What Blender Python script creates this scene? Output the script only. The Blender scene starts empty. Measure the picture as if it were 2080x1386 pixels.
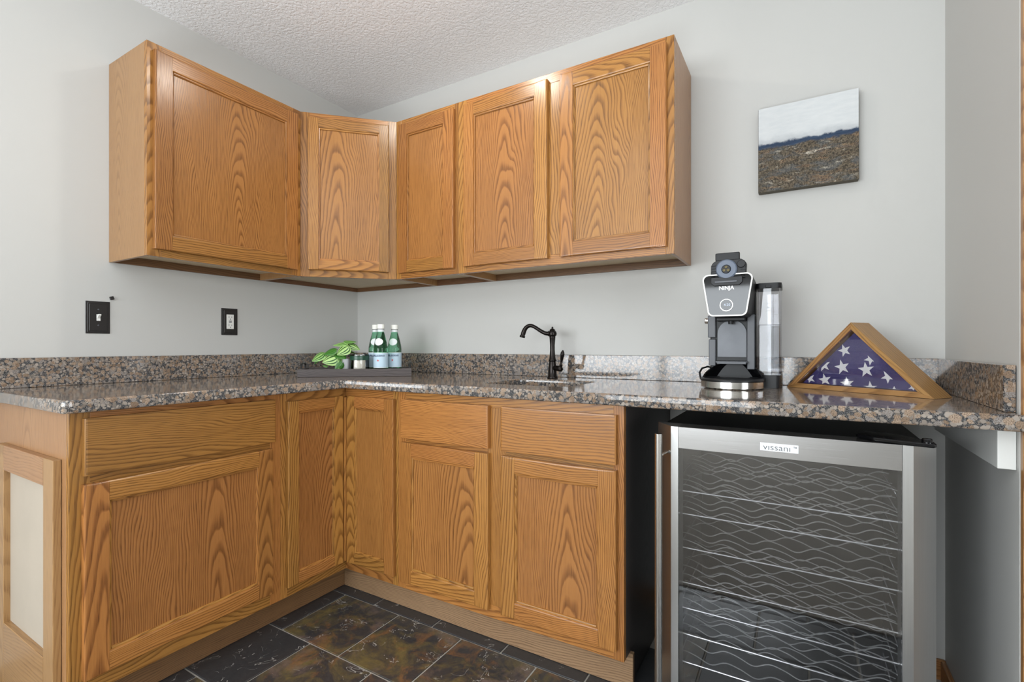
import bpy, bmesh, math, random
from mathutils import Vector, Matrix
from math import sin, cos, pi, radians

random.seed(7)
S = bpy.context.scene
COL = S.collection

# ------------------------------------------------------------------ camera
cam_d = bpy.data.cameras.new('camera')
cam_d.sensor_width = 36.0
cam_d.lens = 988.2 / 2080 * 36.0
cam_d.shift_y = 9.6 / 2080
cam_d.clip_start = 0.02
cam = bpy.data.objects.new('camera', cam_d)
COL.objects.link(cam)
cam.location = (2.2911, -2.0464, 1.0698)
cam.rotation_euler = (radians(90), 0, radians(30.625))
S.camera = cam

# ------------------------------------------------------------------ light
S.view_settings.view_transform = 'Standard'
S.view_settings.look = 'None'
S.view_settings.gamma = 1.0
S.view_settings.use_curve_mapping = False
S.view_settings.exposure = 0.27

world = bpy.data.worlds.new('world')
S.world = world
world.use_nodes = True
world.node_tree.nodes['Background'].inputs[0].default_value = (0.90, 0.95, 1.0, 1)
world.node_tree.nodes['Background'].inputs[1].default_value = 1.0


def area(name, loc, rot, sx, sy, power, color=(1, 1, 1), shape='RECTANGLE', spread=180):
    l = bpy.data.lights.new(name, 'AREA')
    l.shape = shape
    l.size = sx
    l.size_y = sy
    l.energy = power
    l.color = color
    l.spread = radians(spread)
    o = bpy.data.objects.new(name, l)
    COL.objects.link(o)
    o.location = loc
    o.rotation_euler = rot
    return o


WIN_Y = -5.6
# daylight through the glazed doors behind the camera
area('daylight_rear', (0.5, WIN_Y + 0.03, 1.25), (radians(90), 0, 0), 3.5, 1.26, 145, (0.895, 0.955, 1.0))
# soft fill added on the right to even out wall brightness; no window there
area('fill_side', (5.9, -2.9, 1.35), (radians(90), 0, radians(90)), 2.4, 1.6, 80, (0.895, 0.955, 1.0))
# upward fill added near the floor behind the camera to brighten the ceiling
area('fill_up', (2.25, -3.3, 0.15), (radians(180), 0, 0), 1.5, 1.5, 60, (0.87, 0.94, 1.0), 'DISK', 140)
# recessed ceiling lamps
area('ceiling_lamp', (1.15, -0.82, 2.44), (0, 0, 0), 0.12, 0.12, 4.5, (1.0, 0.94, 0.85), 'DISK')
area('ceiling_lamp', (1.25, -2.15, 2.44), (0, 0, 0), 0.12, 0.12, 1.4, (1.0, 0.96, 0.90), 'DISK')


# ------------------------------------------------------------------ mesh helpers
class MB:
    """collects shapes into one mesh with board-wise UVs and a random seed per board"""

    def __init__(s, M=None):
        s.bm = bmesh.new()
        s.uv = s.bm.loops.layers.uv.new('UVMap')
        s.bd = s.bm.loops.layers.float_color.new('bd')
        s.M = M or Matrix()

    def absorb(s, t, grain=2, mi=0, seed=None, smooth=False, M=None, recalc=True):
        if recalc:
            bmesh.ops.recalc_face_normals(t, faces=t.faces[:])
        t.normal_update()
        if seed is None:
            seed = (random.random(), random.random(), random.random(), 1)
        xs = [v.co for v in t.verts]
        c = Vector([(min(p[i] for p in xs) + max(p[i] for p in xs)) / 2 for i in range(3)])
        MM = s.M @ M if M else s.M
        vm = {}
        for v in t.verts:
            vm[v] = s.bm.verts.new(MM @ v.co)
        flip = MM.determinant() < 0
        for f in t.faces:
            n = f.normal
            ax = max(range(3), key=lambda i: abs(n[i]))
            vs = [vm[v] for v in f.verts]
            cos_ = [v.co for v in f.verts]
            if flip:
                vs.reverse()
                cos_.reverse()
            try:
                nf = s.bm.faces.new(vs)
            except ValueError:
                continue
            nf.material_index = f.material_index if mi is None else mi
            nf.smooth = smooth
            if ax == grain:
                ua, va = [i for i in range(3) if i != grain]
                kv = 0.25
                off = 0
            else:
                va = grain
                ua = [i for i in range(3) if i not in (grain, ax)][0]
                kv = 1
                off = 0.0 if ax == 1 else 0.013
            for lp, co in zip(nf.loops, cos_):
                lp[s.uv].uv = ((co[ua] - c[ua]) + off, (co[va] - c[va]) * kv)
                lp[s.bd] = seed
        t.free()

    def box(s, x0, x1, y0, y1, z0, z1, grain=2, bev=0.0015, mi=0, seg=1, seed=None, M=None, smooth=False):
        t = bmesh.new()
        x0, x1 = min(x0, x1), max(x0, x1)
        y0, y1 = min(y0, y1), max(y0, y1)
        z0, z1 = min(z0, z1), max(z0, z1)
        v = [t.verts.new(p) for p in [(x0, y0, z0), (x1, y0, z0), (x1, y1, z0), (x0, y1, z0),
                                      (x0, y0, z1), (x1, y0, z1), (x1, y1, z1), (x0, y1, z1)]]
        for q in [(0, 3, 2, 1), (4, 5, 6, 7), (0, 1, 5, 4), (1, 2, 6, 5), (2, 3, 7, 6), (3, 0, 4, 7)]:
            t.faces.new([v[i] for i in q])
        if bev:
            bmesh.ops.bevel(t, geom=t.edges[:], offset=bev, segments=seg, profile=0.5, affect='EDGES')
        s.absorb(t, grain, mi, seed, M=M, smooth=smooth)

    def board(s, x0, x1, z0, z1, yb, yf, grain, chamf, bev=0.001, seed=None, mi=0):
        """door board; front at yf (<yb); chamf: dict of side -> (chamfer size) on front edges"""
        t = bmesh.new()
        v = [t.verts.new(p) for p in [(x0, yf, z0), (x1, yf, z0), (x1, yb, z0), (x0, yb, z0),
                                      (x0, yf, z1), (x1, yf, z1), (x1, yb, z1), (x0, yb, z1)]]
        for q in [(0, 3, 2, 1), (4, 5, 6, 7), (0, 1, 5, 4), (1, 2, 6, 5), (2, 3, 7, 6), (3, 0, 4, 7)]:
            t.faces.new([v[i] for i in q])
        for side, (off, seg) in chamf.items():
            es = []
            for e in t.edges:
                a, b = e.verts[0].co, e.verts[1].co
                if abs(a.y - yf) > 1e-6 or abs(b.y - yf) > 1e-6:
                    continue
                m = (a + b) / 2
                if side == 'l' and abs(a.x - x0) < 1e-6 and abs(b.x - x0) < 1e-6: es.append(e)
                if side == 'r' and abs(a.x - x1) < 1e-6 and abs(b.x - x1) < 1e-6: es.append(e)
                if side == 'b' and abs(a.z - z0) < 1e-6 and abs(b.z - z0) < 1e-6: es.append(e)
                if side == 't' and abs(a.z - z1) < 1e-6 and abs(b.z - z1) < 1e-6: es.append(e)
            if es:
                bmesh.ops.bevel(t, geom=es, offset=off, segments=seg, profile=0.6, affect='EDGES')
        s.absorb(t, grain, mi, seed)

    def prism(s, pts, axis, a0, a1, grain=2, mi=0, bev=0, seg=1, seed=None, M=None, smooth=False):
        t = bmesh.new()

        def P(p, a):
            if axis == 0: return (a, p[0], p[1])
            if axis == 1: return (p[0], a, p[1])
            return (p[0], p[1], a)
        A = [t.verts.new(P(p, a0)) for p in pts]
        B = [t.verts.new(P(p, a1)) for p in pts]
        t.faces.new(A)
        t.faces.new(B[::-1])
        n = len(pts)
        for i in range(n):
            t.faces.new([A[i], B[i], B[(i + 1) % n], A[(i + 1) % n]])
        if bev:
            bmesh.ops.bevel(t, geom=t.edges[:], offset=bev, segments=seg, profile=0.5, affect='EDGES')
        s.absorb(t, grain, mi, seed, M=M, smooth=smooth)

    def lathe(s, prof, segs=32, center=(0, 0, 0), mi=0, M=None, seed=None, a0=0, a1=2 * pi):
        t = bmesh.new()
        full = abs(a1 - a0 - 2 * pi) < 1e-6
        rows = []
        cnt = segs if full else segs + 1
        for r, z in prof:
            if r < 1e-7:
                rows.append([t.verts.new((center[0], center[1], center[2] + z))] * cnt)
            else:
                rows.append([t.verts.new((center[0] + r * cos(a0 + (a1 - a0) * i / segs),
                                          center[1] + r * sin(a0 + (a1 - a0) * i / segs),
                                          center[2] + z)) for i in range(cnt)])
        for a, b in zip(rows[:-1], rows[1:]):
            for i in range(segs):
                j = (i + 1) % cnt
                q = []
                for v in (a[i], a[j], b[j], b[i]):
                    if v not in q: q.append(v)
                if len(q) >= 3:
                    try: t.faces.new(q)
                    except ValueError: pass
        s.absorb(t, 2, mi, seed, smooth=True, M=M)

    def tube(s, pts, r, segs=10, mi=0, caps=True, M=None, seed=None):
        t = bmesh.new()
        pts = [Vector(p) for p in pts]
        n = len(pts)
        rs = r if isinstance(r, (list, tuple)) else [r] * n
        tan = []
        for i in range(n):
            d = pts[min(i + 1, n - 1)] - pts[max(i - 1, 0)]
            tan.append(d.normalized())
        up = Vector((0, 0, 1))
        if abs(tan[0].dot(up)) > 0.95: up = Vector((1, 0, 0))
        nrm = (up - tan[0] * up.dot(tan[0])).normalized()
        rings = []
        for i in range(n):
            nrm = (nrm - tan[i] * nrm.dot(tan[i])).normalized()
            bn = tan[i].cross(nrm)
            rings.append([t.verts.new(pts[i] + (nrm * cos(2 * pi * k / segs) + bn * sin(2 * pi * k / segs)) * rs[i])
                          for k in range(segs)])
        for a, b in zip(rings[:-1], rings[1:]):
            for k in range(segs):
                t.faces.new([a[k], a[(k + 1) % segs], b[(k + 1) % segs], b[k]])
        if caps:
            t.faces.new(rings[0][::-1])
            t.faces.new(rings[-1])
        s.absorb(t, 2, mi, seed, smooth=True, M=M)

    def mesh(s, me_src, M=None, mi=0):
        t = bmesh.new()
        t.from_mesh(me_src)
        s.absorb(t, 2, mi, M=M, recalc=False)

    def build(s, name, mats, parent=None, sharp=0.6):
        bm = s.bm
        bm.normal_update()
        for e in bm.edges:
            if len(e.link_faces) == 2 and e.calc_face_angle(0) > sharp:
                e.smooth = False
        me = bpy.data.meshes.new(name)
        bm.to_mesh(me)
        bm.free()
        if not isinstance(mats, (list, tuple)): mats = [mats]
        for m in mats: me.materials.append(m)
        o = bpy.data.objects.new(name, me)
        COL.objects.link(o)
        if parent: o.parent = parent
        return o


def tag(o, label=None, cat=None, group=None, kind=None):
    if label: o['label'] = label
    if cat: o['category'] = cat
    if group: o['group'] = group
    if kind: o['kind'] = kind
    return o


def thing(name, label, cat, loc=(0, 0, 0), rz=0.0, group=None):
    o = bpy.data.objects.new(name, None)
    o.empty_display_size = 0.05
    COL.objects.link(o)
    o.location = loc
    o.rotation_euler = (0, 0, rz)
    return tag(o, label, cat, group)


def text_mesh(body, size, extrude=0.0003, sx=1.0, shear=0.0, weight=0.0, align='CENTER', spacing=1.0):
    cu = bpy.data.curves.new('lettering', 'FONT')
    cu.body = body
    cu.size = size
    cu.extrude = extrude
    cu.align_x = align
    cu.align_y = 'CENTER'
    cu.shear = shear
    cu.offset = weight
    cu.space_character = spacing
    cu.resolution_u = 3
    o = bpy.data.objects.new('lettering_source', cu)
    COL.objects.link(o)
    dg = bpy.context.evaluated_depsgraph_get()
    me = bpy.data.meshes.new_from_object(o.evaluated_get(dg))
    bpy.data.objects.remove(o)
    for v in me.vertices: v.co.x *= sx
    return me


# ------------------------------------------------------------------ materials
def lin(c):
    return tuple(((v / 255) / 12.92 if v / 255 <= 0.04045 else ((v / 255 + 0.055) / 1.055) ** 2.4) for v in c) + (1,)


class G:
    def __init__(s, name):
        s.mat = bpy.data.materials.new(name)
        s.mat.use_nodes = True
        s.nt = s.mat.node_tree
        s.bsdf = s.nt.nodes['Principled BSDF']
        s.out = s.nt.nodes['Material Output']

    def put(s, sock, v):
        if isinstance(v, bpy.types.NodeSocket): s.nt.links.new(v, sock)
        elif v is not None: sock.default_value = v

    def m(s, op, a, b=None, c=None, clamp=False):
        n = s.nt.nodes.new('ShaderNodeMath')
        n.operation = op
        n.use_clamp = clamp
        for i, v in enumerate((a, b, c)): s.put(n.inputs[i], v)
        return n.outputs[0]

    def vm(s, op, a, b=None):
        n = s.nt.nodes.new('ShaderNodeVectorMath')
        n.operation = op
        s.put(n.inputs[0], a)
        s.put(n.inputs[1], b)
        return n.outputs[0]

    def coord(s, which='Object'):
        return s.nt.nodes.new('ShaderNodeTexCoord').outputs[which]

    def attr(s, name):
        n = s.nt.nodes.new('ShaderNodeAttribute')
        n.attribute_name = name
        return n.outputs['Color']

    def sep(s, v):
        n = s.nt.nodes.new('ShaderNodeSeparateXYZ')
        s.put(n.inputs[0], v)
        return n.outputs[0], n.outputs[1], n.outputs[2]

    def comb(s, x=0.0, y=0.0, z=0.0):
        n = s.nt.nodes.new('ShaderNodeCombineXYZ')
        for i, v in enumerate((x, y, z)): s.put(n.inputs[i], v)
        return n.outputs[0]

    def noise(s, vec, scale=5.0, detail=2.0, rough=0.5, dist=0.0, color=False):
        n = s.nt.nodes.new('ShaderNodeTexNoise')
        s.put(n.inputs['Vector'], vec)
        n.inputs['Scale'].default_value = scale
        n.inputs['Detail'].default_value = detail
        n.inputs['Roughness'].default_value = rough
        n.inputs['Distortion'].default_value = dist
        return n.outputs['Color' if color else 'Fac']

    def vor(s, vec, scale, feature='F1', out='Distance', rnd=1.0, smooth=0.3):
        n = s.nt.nodes.new('ShaderNodeTexVoronoi')
        n.feature = feature
        s.put(n.inputs['Vector'], vec)
        n.inputs['Scale'].default_value = scale
        n.inputs['Randomness'].default_value = rnd
        return n.outputs[out]

    def ramp(s, fac, stops, interp='LINEAR'):
        n = s.nt.nodes.new('ShaderNodeValToRGB')
        n.color_ramp.interpolation = interp
        cr = n.color_ramp
        while len(cr.elements) < len(stops): cr.elements.new(0.5)
        for e, (p, c) in zip(cr.elements, stops):
            e.position = p
            e.color = c if isinstance(c, tuple) else (c, c, c, 1)
        s.put(n.inputs[0], fac)
        return n.outputs[0]

    def mix(s, fac, a, b, mode='MIX'):
        n = s.nt.nodes.new('ShaderNodeMix')
        n.data_type = 'RGBA'
        n.blend_type = mode
        s.put(n.inputs[0], fac)
        s.put(n.inputs[6], a)
        s.put(n.inputs[7], b)
        return n.outputs[2]

    def bump(s, h, strength=0.3, dist=0.002):
        n = s.nt.nodes.new('ShaderNodeBump')
        n.inputs['Strength'].default_value = strength
        n.inputs['Distance'].default_value = dist
        s.put(n.inputs['Height'], h)
        s.nt.links.new(n.outputs[0], s.bsdf.inputs['Normal'])

    def set(s, **k):
        for a, v in k.items():
            s.put(s.bsdf.inputs[a.replace('_', ' ')], v)
        return s.mat


def plain(name, c, rough=0.5, metal=0.0, spec=0.5, var=0.0, **k):
    g = G(name)
    if var:
        n = g.noise(g.coord(), 6.0, 4, 0.6)
        base = g.mix(n, lin([max(0, x * (1 - var)) for x in c]), lin([min(255, x * (1 + var)) for x in c]))
    else:
        base = lin(c)
    g.set(Base_Color=base, Roughness=rough, Metallic=metal, Specular_IOR_Level=spec, **k)
    return g.mat


def oak(name, light, dark, pore, sat_var=0.16, spec=0.5, rough=0.33, contrast=1.0):
    g = G(name)
    u, v, _ = g.sep(g.coord('UV'))
    r, gg, b = g.sep(g.attr('bd'))
    off = g.comb(g.m('MULTIPLY', r, 37.0), g.m('MULTIPLY', gg, 53.0), g.m('MULTIPLY', b, 29.0))
    warp = g.noise(g.vm('ADD', g.comb(g.m('MULTIPLY', u, 7.0), g.m('MULTIPLY', v, 2.0), 0.0), off), 1.0, 2.0, 0.5)
    warp2 = g.noise(g.vm('ADD', g.comb(g.m('MULTIPLY', u, 40.0), g.m('MULTIPLY', v, 7.0), 5.0), off), 1.0, 2.0, 0.5)
    U = g.m('ADD', g.m('ADD', u, g.m('MULTIPLY', g.m('SUBTRACT', r, 0.5), 0.36)),
            g.m('MULTIPLY', g.m('SUBTRACT', warp, 0.5), 0.10))
    sl = g.m('ADD', 0.05, g.m('MULTIPLY', gg, 0.07))
    dep = g.m('ADD', g.m('ADD', 0.03, g.m('MULTIPLY', b, 0.08)), g.m('MULTIPLY', v, sl))
    dep = g.m('ADD', dep, g.m('MULTIPLY', g.m('SUBTRACT', warp, 0.5), 0.03))
    R = g.m('SQRT', g.m('ADD', g.m('MULTIPLY', U, U), g.m('MULTIPLY', dep, dep)))
    freq = g.m('ADD', 110.0, g.m('MULTIPLY', g.m('FRACT', g.m('MULTIPLY', r, 9.17)), 90.0))
    rings = g.m('ADD', g.m('MULTIPLY', R, freq), g.m('MULTIPLY', warp2, 0.5))
    fr = g.m('FRACT', rings)
    early = g.ramp(fr, [(0.0, 0.6), (0.06, 1.0), (0.22, 0.75), (0.48, 0.10), (0.94, 0.0), (1.0, 0.6)])
    # pores: long thin streaks along the grain
    pr = g.noise(g.vm('ADD', g.comb(g.m('MULTIPLY', u, 1000.0), g.m('MULTIPLY', v, 16.0), 0.0), off), 1.0, 2.0, 0.6)
    pores = g.ramp(pr, [(0.50, 0.0), (0.64, 1.0)])
    fib = g.noise(g.vm('ADD', g.comb(g.m('MULTIPLY', u, 260.0), g.m('MULTIPLY', v, 5.0), 2.0), off), 1.0, 3.0, 0.6)
    bl = g.noise(g.vm('ADD', g.comb(g.m('MULTIPLY', u, 9.0), g.m('MULTIPLY', v, 2.5), 9.0), off), 1.0, 2.0, 0.5)
    f = g.m('ADD', g.m('MULTIPLY', early, 0.62 * contrast), g.m('MULTIPLY', g.m('SUBTRACT', fib, 0.5), 0.55))
    f = g.m('ADD', f, g.m('MULTIPLY', g.m('SUBTRACT', bl, 0.45), 0.5), clamp=True)
    base = g.mix(f, lin(light), lin(dark))
    pf = g.m('MULTIPLY', pores, g.m('ADD', 0.14, g.m('MULTIPLY', early, 0.60)))
    base = g.mix(pf, base, lin(pore))
    hs = g.nt.nodes.new('ShaderNodeHueSaturation')
    rr = g.m('FRACT', g.m('MULTIPLY', g.m('ADD', g.m('ADD', r, gg), b), 7.31))
    g.put(hs.inputs['Hue'], g.m('ADD', 0.494, g.m('MULTIPLY', b, 0.012)))
    g.put(hs.inputs['Value'], g.m('ADD', 1.0 - sat_var, g.m('MULTIPLY', rr, 2 * sat_var)))
    g.put(hs.inputs['Color'], base)
    g.set(Base_Color=hs.outputs[0], Roughness=rough, Specular_IOR_Level=spec)
    g.bump(g.m('SUBTRACT', 1.0, pf), 0.12, 0.0006)
    return g.mat


def granite(name):
    g = G(name)
    p = g.coord()
    w = g.noise(p, 30.0, 2, 0.5, color=True)
    pw = g.vm('ADD', p, g.vm('SCALE', g.vm('SUBTRACT', w, (0.5, 0.5, 0.5))))
    sc = pw.node
    sc2 = g.nt.nodes.new('ShaderNodeVectorMath')
    sc2.operation = 'SCALE'
    g.put(sc2.inputs[0], g.vm('SUBTRACT', w, (0.5, 0.5, 0.5)))
    sc2.inputs['Scale'].default_value = 0.012
    pw = g.vm('ADD', p, sc2.outputs[0])
    d1 = g.vor(pw, 60.0)
    c1 = g.vor(pw, 60.0, out='Color')
    rx, ry, rz = g.sep(c1)
    d2 = g.vor(pw, 105.0)
    c2 = g.vor(pw, 105.0, out='Color')
    sx, sy, sz = g.sep(c2)
    fine = g.noise(p, 520.0, 3, 0.75)
    med = g.noise(p, 210.0, 4, 0.7)
    edge = g.m('ADD', d1, g.m('MULTIPLY', g.m('SUBTRACT', med, 0.5), 0.75))
    lim = g.m('ADD', 0.32, g.m('MULTIPLY', rx, 0.34))
    big = g.m('MULTIPLY', g.m('SUBTRACT', lim, edge), 14.0, clamp=True)
    edge2 = g.m('ADD', d2, g.m('MULTIPLY', g.m('SUBTRACT', med, 0.5), 0.6))
    small = g.m('MULTIPLY', g.m('SUBTRACT', g.m('ADD', 0.38, g.m('MULTIPLY', sx, 0.36)), edge2), 10.0, clamp=True)
    tan = g.mix(ry, lin((138, 115, 95)), lin((174, 152, 132)))
    tan = g.mix(g.m('GREATER_THAN', rz, 0.78), tan, lin((146, 140, 136)))
    rim = g.ramp(g.m('SUBTRACT', lim, edge), [(0.0, 1.0), (0.10, 0.0)])
    tan = g.mix(g.m('MULTIPLY', rim, 0.35), tan, lin((92, 84, 76)))
    tan = g.mix(g.ramp(fine, [(0.40, 1.0), (0.53, 0.0)]), tan, lin((92, 76, 62)))
    tan2 = g.mix(sy, lin((112, 102, 93)), lin((164, 153, 142)))
    dark = g.mix(g.ramp(fine, [(0.46, 0.0), (0.62, 1.0)]), lin((26, 26, 28)), lin((128, 126, 126)))
    base = g.mix(small, dark, tan2)
    base = g.mix(big, base, tan)
    g.set(Base_Color=base, Roughness=0.07, Specular_IOR_Level=0.5)
    return g.mat


def slate(name):
    g = G(name)
    p = g.coord()
    r, gg, b = g.sep(g.attr('bd'))
    off = g.comb(g.m('MULTIPLY', r, 31.0), g.m('MULTIPLY', gg, 47.0), g.m('MULTIPLY', b, 5.0))
    q = g.vm('ADD', p, off)
    n1 = g.noise(q, 8.0, 6, 0.68, 0.8)
    n2 = g.noise(g.vm('ADD', q, (9.1, 3.3, 0.0)), 10.0, 6, 0.68, 0.9)
    n3 = g.noise(g.vm('ADD', q, (2.1, 7.3, 4.0)), 6.0, 5, 0.66, 0.6)
    fine = g.noise(p, 60.0, 5, 0.7)
    base = g.mix(fine, lin((40, 41, 44)), lin((64, 64, 65)))
    amt = g.ramp(gg, [(0.30, 0.0), (0.55, 1.0)])
    ol = g.m('MULTIPLY', g.ramp(n1, [(0.46, 0.0), (0.66, 1.0)]), amt)
    base = g.mix(g.m('MULTIPLY', ol, 0.75), base, g.mix(fine, lin((78, 70, 40)), lin((136, 118, 70))))
    ru = g.m('MULTIPLY', g.ramp(n2, [(0.53, 0.0), (0.69, 1.0)]), amt)
    base = g.mix(g.m('MULTIPLY', ru, 0.75), base, g.mix(fine, lin((100, 66, 42)), lin((148, 106, 64))))
    pu = g.m('MULTIPLY', g.ramp(n3, [(0.52, 0.0), (0.66, 1.0)]), amt)
    base = g.mix(g.m('MULTIPLY', pu, 0.7), base, g.mix(fine, lin((84, 70, 64)), lin((130, 112, 104))))
    # pale scratches
    sw = g.noise(q, 9.0, 3, 0.6, 1.4)
    scr = g.m('LESS_THAN', g.m('ABSOLUTE', g.m('SUBTRACT', sw, 0.5)), 0.005)
    sel = g.m('GREATER_THAN', g.noise(q, 13.0, 2, 0.5), 0.56)
    base = g.mix(g.m('MULTIPLY', g.m('MULTIPLY', scr, sel), 0.6), base, lin((190, 188, 182)))
    rough = 0.3
    g.set(Base_Color=base, Roughness=rough, Specular_IOR_Level=0.5)
    h = g.noise(q, 11.0, 4, 0.55, 0.6)
    g.bump(h, 0.3, 0.005)
    return g.mat


def paint(name, c, bumpy=0.06, scale=240.0):
    g = G(name)
    g.set(Base_Color=lin(c), Roughness=0.6, Specular_IOR_Level=0.3)
    g.bump(g.noise(g.coord(), scale, 3, 0.6), bumpy, 0.002)
    return g.mat


def ceiling_mat():
    g = G('ceiling_texture')
    n = g.noise(g.coord(), 75.0, 4, 0.55, 0.4)
    h = g.ramp(n, [(0.42, 0.0), (0.56, 1.0)])
    g.set(Base_Color=lin((244, 244, 245)), Roughness=0.8, Specular_IOR_Level=0.2)
    g.bump(h, 0.45, 0.005)
    return g.mat


def carpet_mat():
    g = G('carpet')
    n = g.noise(g.coord(), 260.0, 4, 0.7)
    g.set(Base_Color=g.mix(n, lin((120, 112, 102)), lin((206, 200, 190))), Roughness=0.95, Specular_IOR_Level=0.1)
    g.bump(n, 0.9, 0.01)
    return g.mat


def brushed(name, c=(196, 196, 194), rough=0.3, axis=0):
    g = G(name)
    x, y, z = g.sep(g.coord())
    k = [6.0, 6.0, 6.0]
    for i in range(3):
        if i != axis: k[i] = 900.0
    n = g.noise(g.comb(g.m('MULTIPLY', x, k[0]), g.m('MULTIPLY', y, k[1]), g.m('MULTIPLY', z, k[2])), 1.0, 2, 0.6)
    g.set(Base_Color=g.mix(n, lin([v * 0.9 for v in c]), lin(c)), Metallic=1.0,
          Roughness=g.m('ADD', rough - 0.05, g.m('MULTIPLY', n, 0.12)))
    return g.mat


def clear(name, tint, gloss=0.06, rough=0.02, k=1.0):
    """thin pane: tinted see-through with a mirror-like skin"""
    g = G(name)
    nt = g.nt
    tr = nt.nodes.new('ShaderNodeBsdfTransparent')
    tr.inputs[0].default_value = tint
    gl = nt.nodes.new('ShaderNodeBsdfGlossy')
    gl.inputs['Roughness'].default_value = rough
    gl.inputs['Color'].default_value = (1, 1, 1, 1)
    lw = nt.nodes.new('ShaderNodeFresnel')
    lw.inputs[0].default_value = 1.5
    f = g.m('ADD', g.m('MULTIPLY', lw.outputs[0], k), gloss - 0.04, clamp=True)
    mx = nt.nodes.new('ShaderNodeMixShader')
    nt.links.new(f, mx.inputs[0])
    nt.links.new(tr.outputs[0], mx.inputs[1])
    nt.links.new(gl.outputs[0], mx.inputs[2])
    nt.links.new(mx.outputs[0], g.out.inputs[0])
    return g.mat


def emit(name, c, strength):
    g = G(name)
    g.set(Base_Color=(0, 0, 0, 1), Emission_Color=lin(c), Emission_Strength=strength)
    return g.mat


def leaf_mat():
    g = G('striped_leaf')
    u, v, _ = g.sep(g.coord('UV'))
    r, gg, b = g.sep(g.attr('bd'))
    st = g.m('SINE', g.m('MULTIPLY', g.m('ABSOLUTE', u), 16.0))
    f = g.ramp(g.m('ADD', 0.5, g.m('MULTIPLY', st, 0.5)), [(0.36, 0.0), (0.52, 1.0)])
    light = g.mix(r, lin((112, 168, 76)), lin((176, 208, 132)))
    dk = g.mix(gg, lin((18, 66, 18)), lin((44, 104, 28)))
    f = g.m('MULTIPLY', f, g.ramp(b, [(0.25, 0.25), (0.4, 1.0)]))
    g.set(Base_Color=g.mix(f, dk, light), Roughness=0.35, Specular_IOR_Level=0.5)
    return g.mat


def painting_mat():
    g = G('landscape_canvas')
    u, v, _ = g.sep(g.coord('UV'))
    p = g.comb(u, v, 0.0)
    wob = g.noise(g.comb(g.m('MULTIPLY', u, 9.0), g.m('MULTIPLY', v, 9.0), 0.0), 1.0, 4, 0.6)
    h = g.m('ADD', v, g.m('MULTIPLY', g.m('SUBTRACT', wob, 0.5), 0.10))
    sky = g.mix(g.noise(g.comb(g.m('MULTIPLY', u, 6.0), g.m('MULTIPLY', v, 22.0), 0.0), 1.0, 3, 0.6),
                lin((196, 200, 202)), lin((220, 221, 220)))
    def nz(su, sv, z, det=5, rough=0.62, dist=0.8):
        return g.noise(g.comb(g.m('MULTIPLY', u, su), g.m('MULTIPLY', v, sv), z), 1.0, det, rough, dist)
    n1 = nz(5.0, 11.0, 3.0)
    n2 = nz(4.0, 12.0, 8.0)
    n3 = nz(3.5, 14.0, 5.0)
    fine = g.noise(p, 48.0, 5, 0.75, 0.8)
    speck = g.ramp(fine, [(0.42, 0.0), (0.62, 1.0)])
    land = g.mix(speck, lin((52, 46, 38)), lin((122, 110, 92)))
    land = g.mix(g.ramp(n1, [(0.48, 0.0), (0.60, 0.75)]), land, g.mix(speck, lin((70, 74, 76)), lin((106, 106, 104))))
    land = g.mix(g.ramp(n2, [(0.52, 0.0), (0.62, 0.8)]), land, g.mix(speck, lin((78, 62, 52)), lin((150, 124, 94))))
    land = g.mix(g.ramp(n3, [(0.58, 0.0), (0.66, 0.85)]), land, g.mix(speck, lin((92, 84, 74)), lin((204, 196, 180))))
    blue = g.mix(nz(6.0, 40.0, 1.0), lin((22, 28, 46)), lin((66, 86, 112)))
    fade = g.ramp(h, [(0.0, 0.0), (1.0, 1.0)])
    c = g.ramp(h, [(0.500, 0.0), (0.525, 1.0)])
    base = g.mix(c, land, blue)
    c2 = g.ramp(h, [(0.556, 0.0), (0.578, 0.75), (0.66, 1.0)])
    base = g.mix(c2, base, sky)
    g.set(Base_Color=base, Roughness=0.7, Specular_IOR_Level=0.25)
    g.bump(g.m('ADD', fine, n1), 0.25, 0.001)
    return g.mat


OAK = oak('oak_honey', (168, 116, 59), (98, 57, 24), (66, 38, 17), rough=0.26)
OAKP = oak('oak_panel', (165, 114, 60), (100, 59, 26), (68, 40, 19), sat_var=0.06, rough=0.26)
OAKV = oak('oak_veneer_side', (166, 126, 84), (134, 92, 55), (98, 64, 36), sat_var=0.03, contrast=0.6)
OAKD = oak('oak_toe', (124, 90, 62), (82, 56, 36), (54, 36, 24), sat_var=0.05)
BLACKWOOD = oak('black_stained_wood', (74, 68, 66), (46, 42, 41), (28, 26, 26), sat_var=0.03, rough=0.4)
CASEWOOD = oak('flag_case_wood', (172, 128, 78), (128, 88, 48), (84, 56, 30), sat_var=0.05)
TRIMWOOD = oak('trim_wood', (176, 128, 78), (130, 84, 46), (90, 56, 30), sat_var=0.05)
TRAYWOOD = oak('tray_wood', (84, 76, 74), (56, 49, 47), (34, 29, 28), sat_var=0.03, rough=0.5)
UNDER = plain('cabinet_underside', (206, 188, 158), 0.6, var=0.05)
RAWPANEL = plain('unfinished_panel', (178, 166, 150), 0.7, var=0.04)
GRANITE = granite('baltic_brown_granite')
SLATE = slate('slate')
GROUT = plain('grout', (168, 164, 156), 0.9, var=0.08)
WALL = paint('wall_paint', (199, 198, 194))
CEIL = ceiling_mat()
CARPET = carpet_mat()
WHITEP = plain('white_paint', (228, 228, 224), 0.45)
BRONZE = plain('oil_rubbed_bronze', (38, 34, 32), 0.28, 0.85, var=0.15)
BLKPLATE = plain('black_plate', (34, 31, 30), 0.38)
WHITEPL = plain('white_plastic', (236, 235, 230), 0.35)
DARKSLOT = plain('dark_slot', (20, 20, 20), 0.6)
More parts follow.
